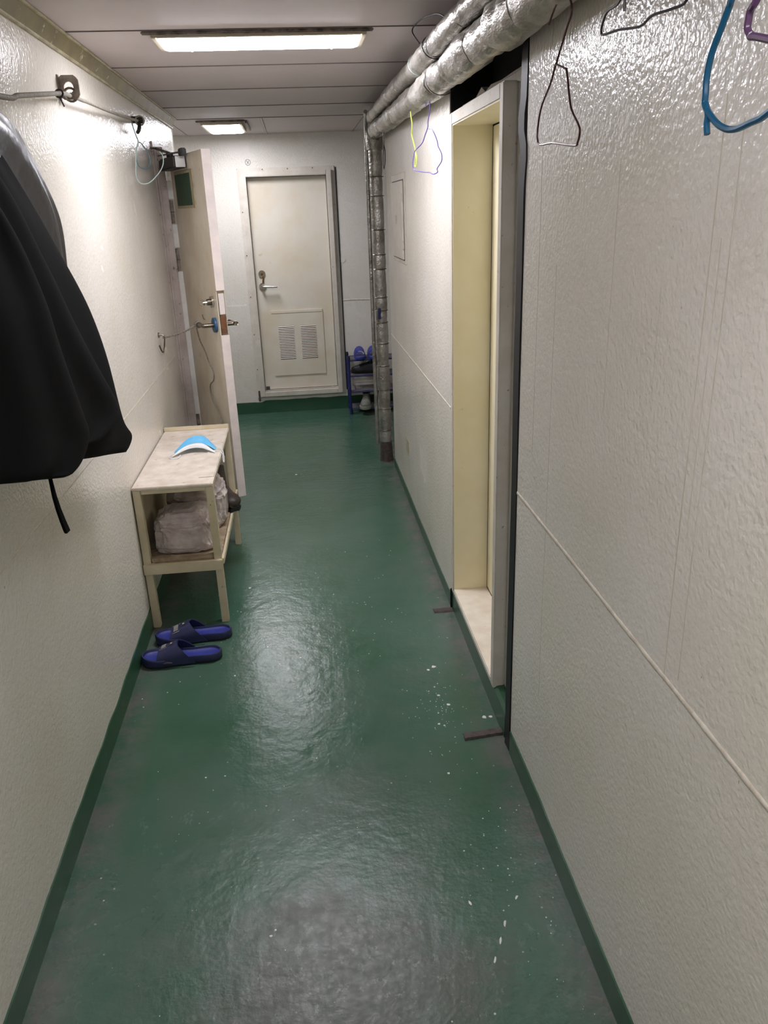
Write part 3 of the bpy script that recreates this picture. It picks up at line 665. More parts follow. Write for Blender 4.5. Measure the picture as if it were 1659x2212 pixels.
# vertical pipe pair at the corner
vpp = empty('vertical_pipe', (0.478, 4.745, 0), 'upright foil wrapped pipe standing at the wall corner', 'pipe', 'foil lagged pipes')
js = [0.118, 0.20, 0.335, 0.455, 0.60, 0.735, 0.86, 0.93, 1.005, 1.165, 1.245, 1.38, 1.56, 1.66, 1.80]
pp = [(0.478, 4.745, 0.118), (0.477, 4.748, 0.8), (0.476, 4.752, 1.4), (0.475, 4.760, 1.815)]
fr = [(z-0.118)/(1.815-0.118) for z in js]; fr[-1] = 1.0
lagged(vpp, pp, [0.036, 0.039, 0.036, 0.040, 0.037, 0.038], fr, 0.09, seed=9)
MB().tube([(0.480, 4.745, 0.0), (0.480, 4.745, 0.02), (0.479, 4.745, 0.125)], [0.044, 0.041, 0.036], 14).build('pipe_foot', 'rustdark', vpp, True)
MB().tube([(0.431, 4.79, 0.10), (0.430, 4.79, 0.8), (0.432, 4.795, 1.86)], 0.012, 10).build('thin_pipe', 'foil', vpp, True)
MB().obox((0.462, 4.708, 0.915), (1, 0, 0), (0, 1, 0), (0.05, 0, 1), 0.008, 0.004, 0.032).build('blue_clip', 'rack', vpp, bevel=0.003, label='blue plastic clip')
for zz in js[1:-1]: tie(vpp, 4.747, 0, 0, 0, 'w_black') if False else None
for zz in js[1:-1]:
    MB().tube([(0.4775+0.0385*math.cos(t), 4.747+0.0385*math.sin(t), zz) for t in [i*math.pi/9 for i in range(18)]], 0.0022, 5, closed=True).build('band', 'steel', vpp, True)

# ================================================================== WIRE HANGERS
W_RED = [(0.45,1.484,1.776),(0.452,1.45,1.80),(0.45,1.392,1.796),(0.45,1.372,1.784),(0.45,1.368,1.769),(0.45,1.386,1.755),(0.45,1.41,1.734),(0.45,1.435,1.711),(0.45,1.429,1.708),(0.45,1.388,1.697),(0.45,1.378,1.69),(0.45,1.356,1.645),(0.45,1.341,1.629),(0.45,1.311,1.609),(0.45,1.302,1.598),(0.45,1.31,1.584),(0.45,1.326,1.58),(0.45,1.439,1.592),(0.45,1.526,1.599),(0.45,1.517,1.65),(0.45,1.464,1.685),(0.45,1.438,1.711)]
W_DARK = [(0.45,1.16,1.78),(0.45,1.168,1.744),(0.45,1.214,1.74),(0.45,1.231,1.727),(0.45,1.233,1.719),(0.45,1.223,1.714),(0.45,1.172,1.71),(0.45,1.106,1.701),(0.45,1.084,1.701),(0.45,1.059,1.705),(0.45,1.01,1.701),(0.45,0.97,1.702),(0.45,0.98,1.735),(0.45,1.08,1.765),(0.45,1.15,1.778)]
W_BLUE = [(0.44,0.74,1.785),(0.42,0.755,1.72),(0.4,0.768,1.666),(0.4,0.776,1.656),(0.4,0.789,1.638),(0.4,0.8,1.623),(0.4,0.805,1.605),(0.4,0.804,1.589),(0.4,0.802,1.579),(0.4,0.78,1.564),(0.4,0.759,1.556),(0.4,0.741,1.554),(0.4,0.717,1.557),(0.4,0.691,1.562),(0.4,0.65,1.585),(0.41,0.66,1.66),(0.44,0.72,1.785)]
W_BLUETAIL = [(0.4,0.803,1.582),(0.4,0.796,1.572),(0.4,0.796,1.563),(0.4,0.793,1.554)]
W_PURP = [(0.42,0.66,1.79),(0.40,0.68,1.70),(0.38,0.691,1.646),(0.38,0.701,1.639),(0.38,0.703,1.632),(0.38,0.703,1.625),(0.38,0.697,1.62),(0.38,0.688,1.617),(0.38,0.60,1.604),(0.40,0.56,1.68),(0.42,0.64,1.785)]
W_VIOLET = [(0.461,2.81,1.822),(0.464,2.805,1.812),(0.463,2.806,1.783),(0.459,2.813,1.755),(0.458,2.814,1.738),(0.451,2.827,1.717),(0.443,2.842,1.694),(0.425,2.873,1.675),(0.42,2.883,1.66),(0.417,2.888,1.641),(0.417,2.887,1.625),(0.423,2.877,1.613),(0.446,2.836,1.605),(0.461,2.81,1.602),(0.471,2.791,1.596),(0.481,2.774,1.6),(0.482,2.772,1.605),(0.481,2.774,1.612),(0.492,2.755,1.632),(0.493,2.752,1.648),(0.491,2.756,1.659),(0.484,2.769,1.678),(0.481,2.775,1.697),(0.47,2.794,1.728),(0.459,2.813,1.734)]
W_YEL = [(0.455,3.146,1.835),(0.455,3.184,1.826),(0.455,3.17,1.8),(0.455,3.154,1.785),(0.455,3.158,1.764),(0.455,3.172,1.748),(0.455,3.14,1.727),(0.455,3.092,1.696),(0.455,3.082,1.684),(0.455,3.056,1.664),(0.455,3.058,1.649),(0.455,3.066,1.634),(0.455,3.1,1.636),(0.455,3.092,1.651),(0.455,3.073,1.665),(0.455,3.082,1.684)]
W_SMALL = [(0.47,4.252,1.85),(0.47,4.253,1.783),(0.47,4.30,1.736),(0.47,4.287,1.679),(0.47,4.22,1.707),(0.47,4.21,1.759),(0.47,4.251,1.787)]
W_TEAL = [(-0.638,3.76,1.880),(-0.64,3.713,1.863),(-0.633,3.722,1.82),(-0.628,3.731,1.793),(-0.637,3.717,1.762),(-0.641,3.711,1.727),(-0.637,3.717,1.7),(-0.625,3.735,1.69),(-0.61,3.757,1.691),(-0.598,3.776,1.708),(-0.598,3.775,1.74),(-0.607,3.761,1.767),(-0.62,3.743,1.789),(-0.628,3.731,1.793)]
W_WHITE = [(-0.628,3.731,1.80),(-0.626,3.717,1.792),(-0.636,3.706,1.761),(-0.644,3.697,1.709),(-0.649,3.692,1.664),(-0.644,3.697,1.64),(-0.63,3.712,1.629),(-0.607,3.737,1.633),(-0.579,3.768,1.658),(-0.555,3.793,1.69),(-0.545,3.804,1.719),(-0.546,3.803,1.744),(-0.554,3.794,1.757)]
def hanger(name, parts, r, mat, label, sub=4):
    z = max(p[2] for p in parts[0]); p0 = max(parts[0], key=lambda p: p[2])
    o = empty(name, p0, label, 'hanger', 'wire hangers')
    for k, q in enumerate(parts): MB().tube(smooth_path(q, sub), r, 7).build('wire_loop' if k == 0 else 'wire_tail', mat, o, True)
    return o
hanger('wire_hanger', [W_RED], 0.0017, 'w_red', 'dark red wire hanger bent long and narrow on pipe')
hanger('wire_hanger', [W_DARK, [(0.46, 1.179, 1.785), (0.46, 1.178, 1.733)]], 0.0017, 'w_dark', 'dark wire hanger cut by the top edge of the picture')
hanger('wire_hanger', [W_BLUE, W_BLUETAIL], 0.0031, 'w_blue', 'thick blue coated hanger in the top right corner')
hanger('wire_hanger', [W_PURP], 0.0030, 'w_purple', 'thick purple coated hanger at the right edge')
hanger('wire_hanger', [W_VIOLET, [(0.460, 2.838, 1.825), (0.459, 2.845, 1.815), (0.458, 2.855, 1.803)]], 0.0018, 'w_violet', 'thin violet hanger in a loop beside the yellow doorway')
hanger('wire_hanger', [W_YEL], 0.0022, 'w_yellow', 'yellow green wire hanging twisted beside the violet hanger')
hanger('wire_hanger', [W_SMALL], 0.0022, 'w_dark', 'small dark wire loop beside the upright pipe')
hanger('wire_hanger', [W_TEAL], 0.0022, 'w_teal', 'teal wire loop hanging from left wall clothes line hook')
hanger('wire_hanger', [W_WHITE], 0.0022, 'w_white', 'larger pale wire loop hanging beside the door closer')

# ================================================================== CLOTHES LINE
cln = empty('clothes_line', (XL, 2.7, 1.87), 'grey clothes line strung along left wall from eye plate to hook', 'clothes line')
MB().tube(smooth_path([(-0.60, -0.5, 1.80), (-0.598, 0.6, 1.735), (-0.597, 1.30, 1.722), (-0.60, 1.942, 1.748), (-0.60, 2.081, 1.766), (-0.60, 2.31, 1.797), (-0.61, 2.476, 1.819), (-0.62, 2.592, 1.832), (-0.628, 2.67, 1.838)], 8), 0.0062, 10).build('near_span', 'rope', cln, True)
MB().tube(smooth_path([(-0.628, 2.685, 1.843), (-0.622, 2.72, 1.838), (-0.62, 2.78, 1.838), (-0.62, 2.875, 1.842), (-0.625, 3.194, 1.852), (-0.63, 3.551, 1.867), (-0.632, 3.80, 1.880)], 8), 0.0052, 10).build('far_span', 'rope', cln, True)
MB().tube([(-0.606+0.010*math.cos(t), 2.462+0.004*math.sin(t), 1.817+0.010*math.sin(t)) for t in [i*math.pi/6 for i in range(12)]], 0.0028, 6, closed=True).build('knot', 'w_dark', cln, True)
MB().tube(smooth_path([(-0.606, 2.462, 1.808), (-0.600, 2.45, 1.798), (-0.598, 2.462, 1.786)], 4), 0.0022, 6).build('knot_tail', 'w_dark', cln, True)
ep = empty('eye_plate', (XL, 2.69, 1.85), 'steel eye plate with round hole on left wall', 'eye plate')
ring = [(math.cos(t), math.sin(t)) for t in [i*math.pi/12 for i in range(24)]]
b = MB(); outer = []
for (cx, cz) in ring:
    k = 0.036/max(abs(cx), abs(cz)); k = min(k, 0.042); outer.append((cx*k, cz*k))
inner = [(cx*0.017, cz*0.017) for cx, cz in ring]
cx_, cz_, Y0_, Y1_ = XL+0.030, 1.862, 2.690, 2.697
def EP(q, y): return (cx_+q[0]*0.82, y, cz_+q[1]*0.9)
b.rings([[EP(q, Y0_) for q in outer], [EP(q, Y1_) for q in outer], [EP(q, Y1_) for q in inner], [EP(q, Y0_) for q in inner], [EP(q, Y0_) for q in outer]], True, False)
b.build('plate', 'hinge', ep)
MB().box(XL, XL+0.004, Y0_-0.004, Y1_+0.004, cz_-0.034, cz_+0.034).build('weld_foot', 'hinge', ep)
MB().tube([(cx_+0.004+0.016*math.cos(t), Y0_-0.004+0.010*math.cos(t), cz_-0.020+0.018*math.sin(t)) for t in [i*math.pi/7 for i in range(14)]], 0.0035, 7, closed=True).build('shackle', 'steel', ep, True)
ch = empty('line_hook', (XL, 3.84, 1.86), 'dark hook at far end of the clothes line', 'hook')
MB().tube([(XL, 3.84, 1.888), (XL+0.05, 3.83, 1.884)], 0.014, 12).build('stud', 'w_black', ch, True)
MB().tube(smooth_path([(XL+0.03, 3.83, 1.884), (XL+0.034, 3.82, 1.865), (XL+0.03, 3.81, 1.845), (XL+0.02, 3.83, 1.838)], 4), 0.008, 8).build('hook', 'w_black', ch, True)
MB().tube([(XL+0.036+0.018*math.cos(t), 3.825, 1.882+0.018*math.sin(t)) for t in [i*math.pi/6 for i in range(12)]], 0.004, 6, closed=True).build('rope_turn', 'rope', ch, True)

# ================================================================== COAT
coat = empty('coat', (-0.56, 1.5, 0.9), 'black hooded work coat hanging from the clothes line', 'coat')
def panel(name, edge, back, thick, mat, fold=0.006, seed=0.0, sub=6, parent=coat, power=0.75):
    E_ = smooth_path(edge, sub); B_ = smooth_path(back, sub); rings = []; n = 44
    for i, (e, k) in enumerate(zip(E_, B_)):
        t = i/(len(E_)-1); ww = e-k; nn = Vector((ww.y, -ww.x, 0)).normalized(); mid = (e+k)/2
        th = thick*(0.35+0.65*min(1, t*3))*(1.0 if t < 0.96 else 1-(t-0.96)*9)
        ring = []
        for q in range(n):
            an = 2*math.pi*q/n; c, s = math.cos(an), math.sin(an)
            cc = math.copysign(abs(c)**power, c)
            u = (cc+1)/2
            off = s*th + fold*math.sin(u*17+seed+t*1.5)*(0.4+t) + fold*1.4*nz(u*5+seed, t*3, seed)
            ring.append(mid+ww*cc*0.5+nn*off)
        rings.append(ring)
    return MB().rings(rings).build(name, mat, parent, True)
def B(*p): return [(-0.575, y, z) for y, z in p]
# sleeve and shoulder, farthest layer
K_ = 1.055
panel('sleeve', [(x*K_, y*K_, CAM_H+(z-CAM_H)*K_) for x, y, z in [(-0.572,1.70,1.735),(-0.568,1.800,1.708),(-0.566,1.905,1.674),(-0.566,2.030,1.588),(-0.566,2.100,1.496),(-0.566,2.085,1.40),(-0.57,2.02,1.24)]],
      [(-0.605,1.35,1.70),(-0.605,1.38,1.66),(-0.605,1.46,1.60),(-0.605,1.58,1.50),(-0.605,1.68,1.42),(-0.605,1.74,1.34),(-0.605,1.80,1.20)], 0.030, 'nylon', 0.007, 1.0)
# outer skirt of the coat
panel('back_panel', [(-0.575,1.78,1.64),(-0.566,1.93,1.52),(-0.556,2.037,1.402),(-0.553,2.163,1.279),(-0.553,2.264,1.130),(-0.553,2.335,0.946),(-0.553,2.420,0.868),(-0.553,2.31,0.848)],
      B((1.3,1.66),(1.25,1.55),(1.22,1.45),(1.20,1.35),(1.18,1.26),(1.17,1.20),(1.18,1.15),(1.22,1.13)), 0.030, 'cloth', 0.004, 2.0)
# middle panel
panel('side_panel', [(-0.56,1.45,1.70),(-0.535,1.640,1.570),(-0.528,1.768,1.425),(-0.528,1.909,1.285),(-0.528,2.055,1.150),(-0.528,2.199,1.018),(-0.528,2.150,0.985),(-0.528,1.93,0.985)],
      B((1.28,1.68),(1.25,1.56),(1.22,1.45),(1.20,1.35),(1.18,1.26),(1.17,1.19),(1.18,1.15),(1.22,1.13)), 0.034, 'cloth', 0.005, 4.0)
# front panel
fp = panel('front_panel', [(-0.55,1.38,1.69),(-0.515,1.543,1.511),(-0.505,1.631,1.372),(-0.500,1.681,1.247),(-0.500,1.757,1.098),(-0.500,1.773,1.045),(-0.503,1.70,1.008),(-0.506,1.60,1.004)],
      [(-0.56,1.26,1.68),(-0.54,1.22,1.52),(-0.53,1.18,1.41),(-0.53,1.15,1.32),(-0.53,1.13,1.22),(-0.53,1.12,1.17),(-0.53,1.13,1.145),(-0.53,1.17,1.13)], 0.036, 'cloth', 0.006, 6.0)
# hem piping, zip line and the tab that hangs below
rings = []
for (y, z, hw) in ((1.543,1.030,0.004),(1.545,1.010,0.0045),(1.548,0.98,0.007),(1.556,0.95,0.009),(1.568,0.92,0.011),(1.580,0.895,0.0125),(1.584,0.888,0.0115)):
    rings.append([(-0.523, y-hw, z), (-0.517, y-hw, z), (-0.517, y+hw, z-hw*0.2), (-0.523, y+hw, z-hw*0.2)])
MB().rings(rings).build('strap', 'cloth', coat, bevel=0.001, seg=1, label='narrow black strap below the hem')
# collar and hood lump, hanger hook over the line (out of the picture)
rings = []
for (z, ry, rx) in ((1.63, 0.13, 0.055), (1.67, 0.12, 0.060), (1.70, 0.08, 0.050), (1.72, 0.05, 0.035), (1.735, 0.03, 0.02)):
    rings.append([(-0.575+rx*math.cos(t), 1.30+ry*math.sin(t)+0.01*nz(t, z*9), z) for t in [i*math.pi/10 for i in range(20)]])
MB().rings(rings).build('collar', 'nylon', coat, True)
MB().tube(smooth_path([(-0.590,1.30,1.70),(-0.590,1.30,1.728),(-0.597,1.285,1.738),(-0.604,1.27,1.728)], 5), 0.002, 6).build('hanger_hook', 'steel', coat, True)

# ================================================================== CABINET
CX0, CX1, CY0, CY1, CZ = XL+0.004, -0.366, 2.772, 3.572, 0.580
cab = empty('shoe_cabinet', ((CX0+CX1)/2, (CY0+CY1)/2, 0), 'cream painted wooden stand with open shelf against the left wall', 'cabinet')
lg = 0.028
for (x0, y0) in ((CX0, CY0), (CX1-lg, CY0), (CX0, CY1-lg), (CX1-lg, CY1-lg)):
    MB().box(x0, x0+lg, y0, y0+lg, 0.0, CZ-0.012).build('leg', 'wood', cab, bevel=0.002)
MB().box(CX0, CX1, CY0-0.006, CY1, CZ-0.012, CZ).build('top', 'cab_top', cab, bevel=0.0025)
MB().box(CX1-0.058, CX1-0.002, CY0+0.07, CY1-0.024, CZ, CZ+0.003).build('top_edge_strip', 'cab_top', cab, bevel=0.001, seg=1)
MB().box(CX0, CX1, CY1-0.020, CY1, CZ, CZ+0.016).build('back_lip', 'wood', cab, bevel=0.002)
MB().box(CX0+lg, CX1-lg, CY0+0.004, CY0+0.020, CZ-0.030, CZ-0.012).build('top_rail', 'wood', cab, bevel=0.002)
MB().box(CX1-0.020, CX1-0.004, CY0+lg, CY1-lg, CZ-0.030, CZ-0.012).build('top_rail', 'wood', cab, bevel=0.002)
MB().box(CX0-0.001, CX1+0.003, CY0-0.012, CY0+0.001, 0.232, 0.274).build('front_rail', 'wood', cab, bevel=0.002)
MB().box(CX1-0.002, CX1+0.008, CY0+0.001, CY1, 0.250, 0.274).build('side_rail', 'wood', cab, bevel=0.002)
MB().box(CX0+0.002, CX1-0.004, CY0+0.002, CY1-0.002, 0.262, 0.276).build('shelf', 'board', cab, bevel=0.002)
MB().box(CX0+lg+0.002, CX1-lg-0.002, CY0+0.006, CY0+0.030, 0.276, 0.292).build('shelf_slat', 'board', cab, bevel=0.002)
MB().box(CX0, CX0+0.006, CY0+lg, CY1-lg, 0.276, CZ-0.03).build('back_board', 'wood', cab)

# bags on the shelf
def bag(name, c, dims, seed, label, tie_top=False):
    bm = bmesh.new(); bmesh.ops.create_icosphere(bm, subdivisions=6, radius=1.0)
    def ridge(p, k): return 1.0-abs(nz(p.x*k+seed, p.y*k+seed*2, p.z*k))*2.0
    for v in bm.verts:
        p = v.co.copy()
        q = Vector([math.copysign(abs(a)**0.5, a) for a in p])
        rad = min(1.0, math.hypot(p.x, p.y))
        if p.z > 0: q.z *= (1.0-0.22*rad+0.18*nz(p.x*1.6+seed, p.y*1.6)) if not tie_top else (0.62+0.55*(1-rad)**1.3)
        an = math.atan2(p.y, p.x)
        pleat = 0.05*math.sin(an*13+seed+2*nz(p.x*2, p.y*2, seed))*max(0, p.z)**0.7*(1 if tie_top else 0.3)
        rr = 1+0.09*nz(p.x*1.7+seed, p.y*1.7, p.z*1.7)+0.050*ridge(p, 2.6)+0.030*ridge(p, 5.5)+0.014*ridge(p, 12)+pleat-0.06
        q = Vector((q.x*dims[0]*rr, q.y*dims[1]*rr, q.z*dims[2]*rr))
        q.z = max(q.z, -dims[2]*0.80)
        v.co = q+Vector(c)
    b = MB(); b.bm.free(); b.bm = bm
    return tag(b.build(name, 'bag', None, True), label, 'bag', 'plastic bags on the cabinet shelf')
bag('plastic_bag', (-0.510, 2.935, 0.352), (0.122, 0.108, 0.088), 3.0, 'flat translucent plastic bag at front of the cabinet shelf')
bag('plastic_bag', (-0.490, 3.175, 0.375), (0.122, 0.112, 0.118), 8.0, 'taller knotted plastic bag behind the flat one', True)

# work boots behind the bags
def boot(name, loc, rz, label):
    o = empty(name, loc, label, 'boot', None, rz=rz); ORG[o] = Vector((0, 0, 0))
    rings = []
    secs = [(-0.075,0.0,0.012,0.030,0.028),(-0.06,0,0.02,0.036,0.034),(-0.02,0,0.03,0.038,0.045),(0.04,0,0.025,0.040,0.036),(0.10,0,0.022,0.042,0.030),(0.14,0,0.02,0.038,0.026),(0.165,0,0.016,0.022,0.016)]
    for (x, y, z, hy, hz) in secs:
        rings.append([(x, hy*math.cos(t), max(0.012, z+0.014+hz*math.sin(t))) for t in [i*math.pi/8 for i in range(16)]])
    MB().rings(rings).build('foot', 'boot', o, True)
    rings = []
    for (z, cx, rx, ry) in ((0.03, -0.03, 0.045, 0.036), (0.07, -0.035, 0.044, 0.036), (0.11, -0.042, 0.042, 0.036), (0.15, -0.048, 0.042, 0.036), (0.155, -0.048, 0.036, 0.030), (0.12, -0.044, 0.030, 0.026)):
        rings.append([(cx+rx*math.cos(t)*(1+0.05*nz(t, z*20)), ry*math.sin(t), z+0.012*math.cos(t)) for t in [i*math.pi/8 for i in range(16)]])
    MB().rings(rings).build('shaft', 'boot', o, True)
    MB().prism([(-0.08, -0.030), (-0.06, -0.038), (0.0, -0.034), (0.06, -0.040), (0.13, -0.040), (0.165, -0.020), (0.165, 0.020), (0.13, 0.040), (0.06, 0.040), (0.0, 0.034), (-0.06, 0.038), (-0.08, 0.030)], 'z', 0.0, 0.014).build('sole', 'dark_shoe', o)
    MB().rings([[(0.105+d, hy*math.cos(t), max(0.014, 0.036+hz*math.sin(t))) for t in [i*math.pi/8 for i in range(16)]] for d, hy, hz in ((0.0, 0.044, 0.034), (0.030, 0.041, 0.030), (0.056, 0.027, 0.021), (0.064, 0.012, 0.012))]).build('toe_cap', 'boot', o, True)
    return o
boot('work_boot', (-0.415, 3.415, 0.277), -1.15, 'worn brown work boot at the far end of the shelf')

# face mask on top
mk = empty('face_mask', (-0.475, 3.20, CZ+0.002), 'crumpled light blue surgical mask on top of the cabinet', 'mask')
def mask_sheet(y0, y1, z_off, mat, name, amp):
    nu, nv = 26, 8; P = []
    for s in (0, 1):
        for i in range(nu+1):
            u = i/nu
            for j in range(nv+1):
                v = j/nv
                x = -0.560+0.168*u; arch = math.sin(math.pi*u)
                y = 3.165+y0+(y1-y0)*v*(0.45+0.55*arch)+0.045*arch + 0.02*u
                z = CZ+0.005+z_off*arch+amp*math.sin(v*math.pi)*arch+0.006*abs(math.sin(v*9.4))*arch+0.004*math.sin(u*11)*v*arch + (0.0013 if s else 0)
                P.append((x, y, z))
    N = (nu+1)*(nv+1); F = []
    for s in (0, 1):
        for i in range(nu):
            for j in range(nv):
                a = s*N+i*(nv+1)+j; F.append((a, a+1, a+nv+2, a+nv+1) if s else (a, a+nv+1, a+nv+2, a+1))
    for i in range(nu):
        for j in (0, nv):
            a = i*(nv+1)+j; F.append((a, a+nv+1, N+a+nv+1, N+a))
    for j in range(nv):
        for i in (0, nu):
            a = i*(nv+1)+j; F.append((a, a+1, N+a+1, N+a))
    return MB().poly(P, F).build(name, mat, mk, True)
mask_sheet(0.000, 0.085, 0.026, 'mask_blue', 'outer_layer', 0.014)
mask_sheet(-0.040, 0.006, 0.016, 'mask_white', 'inner_layer', 0.006)
MB().tube(smooth_path([(-0.556,3.165,CZ+0.008),(-0.572,3.14,CZ+0.005),(-0.566,3.105,CZ+0.004),(-0.545,3.100,CZ+0.004),(-0.532,3.115,CZ+0.004),(-0.530,3.14,CZ+0.006)], 6), 0.0016, 6).build('ear_loop', 'mask_white', mk, True)
MB().tube(smooth_path([(-0.394,3.20,CZ+0.008),(-0.370,3.19,CZ+0.010),(-0.358,3.16,CZ-0.010),(-0.356,3.13,CZ-0.030),(-0.3585,3.12,CZ-0.026),(-0.362,3.15,CZ-0.002),(-0.380,3.17,CZ+0.006),(-0.396,3.175,CZ+0.006)], 6), 0.0016, 6).build('ear_loop', 'mask_white', mk, True)

# ================================================================== SLIDES
def foot_outline(n=40, L=0.28, inset=0.0):
    pts = []
    ctrl = [(-0.140, 0.0), (-0.132, -0.022), (-0.105, -0.036), (-0.04, -0.034), (0.02, -0.040), (0.075, -0.049), (0.115, -0.042), (0.138, -0.020), (0.142, 0.004), (0.130, 0.030), (0.095, 0.046), (0.05, 0.046), (0.0, 0.036), (-0.05, 0.033), (-0.105, 0.036), (-0.132, 0.022)]
    P = smooth_path([(x, y, 0) for x, y in ctrl], 4, True)
    return [(p.x*(1-inset/0.14), p.y*(1-inset/0.045)) for p in P]
def slide_sandal(loc, rz, label, group, mir=1):
    """toe towards local +x"""
    o = empty('slide_sandal', loc, label, 'sandal', group, rz=rz); ORG[o] = Vector((0, 0, 0))
    O = foot_outline()
    def R_(inset, z, lift=0.0): return [(x, y*mir, z+lift*max(0, (x-0.08))*2.2) for x, y in foot_outline(inset=inset)]
    MB().rings([R_(0.004, 0.0), R_(0.0, 0.004), R_(-0.001, 0.012)]).build('sole', 'slide_sole', o, True)
    MB().rings([R_(-0.0005, 0.012), R_(-0.001, 0.027, 0.05), R_(0.002, 0.032, 0.06), R_(0.006, 0.032, 0.06), R_(0.009, 0.026, 0.05)], True, False).build('rim', 'slide_dark', o, True)
    MB().rings([R_(0.003, 0.012), R_(0.0085, 0.0255, 0.05), R_(0.016, 0.022, 0.04), R_(0.034, 0.021, 0.03)]).build('footbed', 'slide_blue', o, True)
    # strap: arched band, rear edge further back on the outer side
    nu, nv = 10, 22; rings = []
    for i in range(nu+1):
        u = i/nu; ring_o, ring_i = [], []
        for j in range(nv+1):
            t = math.pi*j/nv; c, s = math.cos(t), math.sin(t)
            hw = 0.049-0.003*u; hh = 0.068-0.026*u
            side = (1-s)
            x = 0.012+0.068*u - 0.062*side*(1-u)**1.4 + 0.010*side*u
            y = hw*math.copysign(abs(c)**0.8, c); z = 0.012+ (hh)*s**0.85
            ring_o.append((x, y*mir, z)); ring_i.append((x, y*0.93*mir, 0.012+(hh-0.005)*s**0.85))
        rings.append(ring_o+ring_i[::-1])
    st = MB().rings(rings).build('strap', 'slide_dark', o, True)
    # printed label plates on the strap crown
    def plate(xc, yc, hx, hy, mat, name, dz, parent):
        pp = []
        for k in (0, 1):
            for (a, b_) in ((-1, -1), (1, -1), (1, 1), (-1, 1)):
                x, y = xc+a*hx, yc+b_*hy
                u = min(1, max(0, (x-0.012)/0.068)); hw = 0.049-0.003*u; hh = 0.068-0.026*u
                s = math.sqrt(max(0, 1-min(1, abs(y)/hw)**2.4)); z = 0.012+hh*s**0.85
                pp.append((x, y*mir, z+dz+k*0.0006))
        return MB().poly(pp, [(0,3,2,1),(4,5,6,7),(0,1,5,4),(1,2,6,5),(2,3,7,6),(3,0,4,7)]).build(name, mat, parent)
    lb = plate(0.062, 0.010, 0.013, 0.021, 'label_white', 'printed_label', 0.0004, o)
    plate(0.062, 0.010, 0.0112, 0.0190, 'label_dark', 'label_field', 0.0009, lb)
    for k in range(6): plate(0.062, -0.004+k*0.0056, 0.0085, 0.0012, 'label_white', 'label_bar', 0.0014, lb)
    b2 = plate(0.034, 0.004, 0.011, 0.014, 'label_dark', 'printed_badge', 0.0004, o)
    plate(0.034, 0.004, 0.0035, 0.0035, 'label_white', 'badge_dot', 0.0010, b2)
    # dark side opening
    MB().tube([(0.030, -0.0475*mir, 0.020), (0.048, -0.0485*mir, 0.022), (0.062, -0.047*mir, 0.019)], [0.003, 0.0055, 0.003], 8).build('side_slot', 'slide_sole', o, True)
    return o
def rot_place(cx, cy, ang): return (cx, cy, 0.0), ang
loc, an = rot_place(-0.512, 2.512, math.pi+0.02)
slide_sandal(loc, an, 'blue foam slide sandal nearest, in front of cabinet', 'blue slides by the cabinet', -1)
loc, an = rot_place(-0.487, 2.660, math.pi+0.05)
slide_sandal(loc, an, 'blue foam slide sandal touching the cabinet leg, farther one', 'blue slides by the cabinet', 1)

# ================================================================== SHOE RACK
rk = empty('shoe_rack', (0.43, 6.03, 0), 'small blue plastic shoe rack by the end wall', 'shoe rack')
RX0, RX1, RY0, RY1 = 0.338, 0.76, 5.975, 6.165
for x in (RX0, RX1):
    for y in (RY0, RY1):
        MB().tube([(x, y, 0), (x, y, 0.435)], 0.010, 10).build('post', 'rack', rk, True)
        MB().tube([(x, y, 0.432), (x, y, 0.455)], [0.013, 0.010], 10).build('post_cap', 'black', rk, True)
for z in (0.040, 0.175, 0.298, 0.418):
    for y in (RY0, RY1): MB().tube([(RX0, y, z), (RX1, y, z)], 0.006, 8).build('shelf_bar', 'rack', rk, True)
    for x in (RX0, RX1): MB().tube([(x, RY0, z), (x, RY1, z)], 0.006, 8).build('side_bar', 'rack', rk, True)
    for k in range(4):
        y = RY0+(RY1-RY0)*(k+1)/5; MB().tube([(RX0, y, z+0.003), (RX1, y, z+0.003)], 0.004, 6).build('shelf_rod', 'rack_shelf', rk, True)
MB().box(RX0, RX1, RY0+0.01, RY1, 0.180, 0.188).build('shelf_plate', 'rack_shelf', rk)
# sandals on top with toes up to the wall, dark shoe, grey sneaker
def rack_sandal(x, label):
    o = empty('slide_sandal', (x, 6.06, 0.426), label, 'sandal', 'blue slides on the shoe rack', rz=-math.pi/2); ORG[o] = Vector((0, 0, 0))
    k = 0.86
    def R_(i, z): return [(a*k, b_*k, z) for a, b_ in foot_outline(inset=i)]
    MB().rings([R_(0.004, 0), R_(0, 0.004), R_(0, 0.020), R_(0.004, 0.024), R_(0.025, 0.020)]).build('footbed', 'slide_blue', o, True)
    rings = []
    for i in range(7):
        u = i/6; ro, ri = [], []
        for j in range(17):
            t = math.pi*j/16; c, s = math.cos(t), math.sin(t)
            ro.append((-0.01+0.085*u, 0.043*c, 0.01+0.075*s**0.8*(1-0.25*u))); ri.append((-0.01+0.085*u, 0.039*c, 0.01+0.070*s**0.8*(1-0.25*u)))
        rings.append(ro+ri[::-1])
    MB().rings(rings).build('strap', 'slide_blue', o, True)
    return o
rack_sandal(0.428, 'bright blue slide on rack top shelf, left one')
rack_sandal(0.532, 'bright blue slide on rack top shelf, beside the upright pipe')
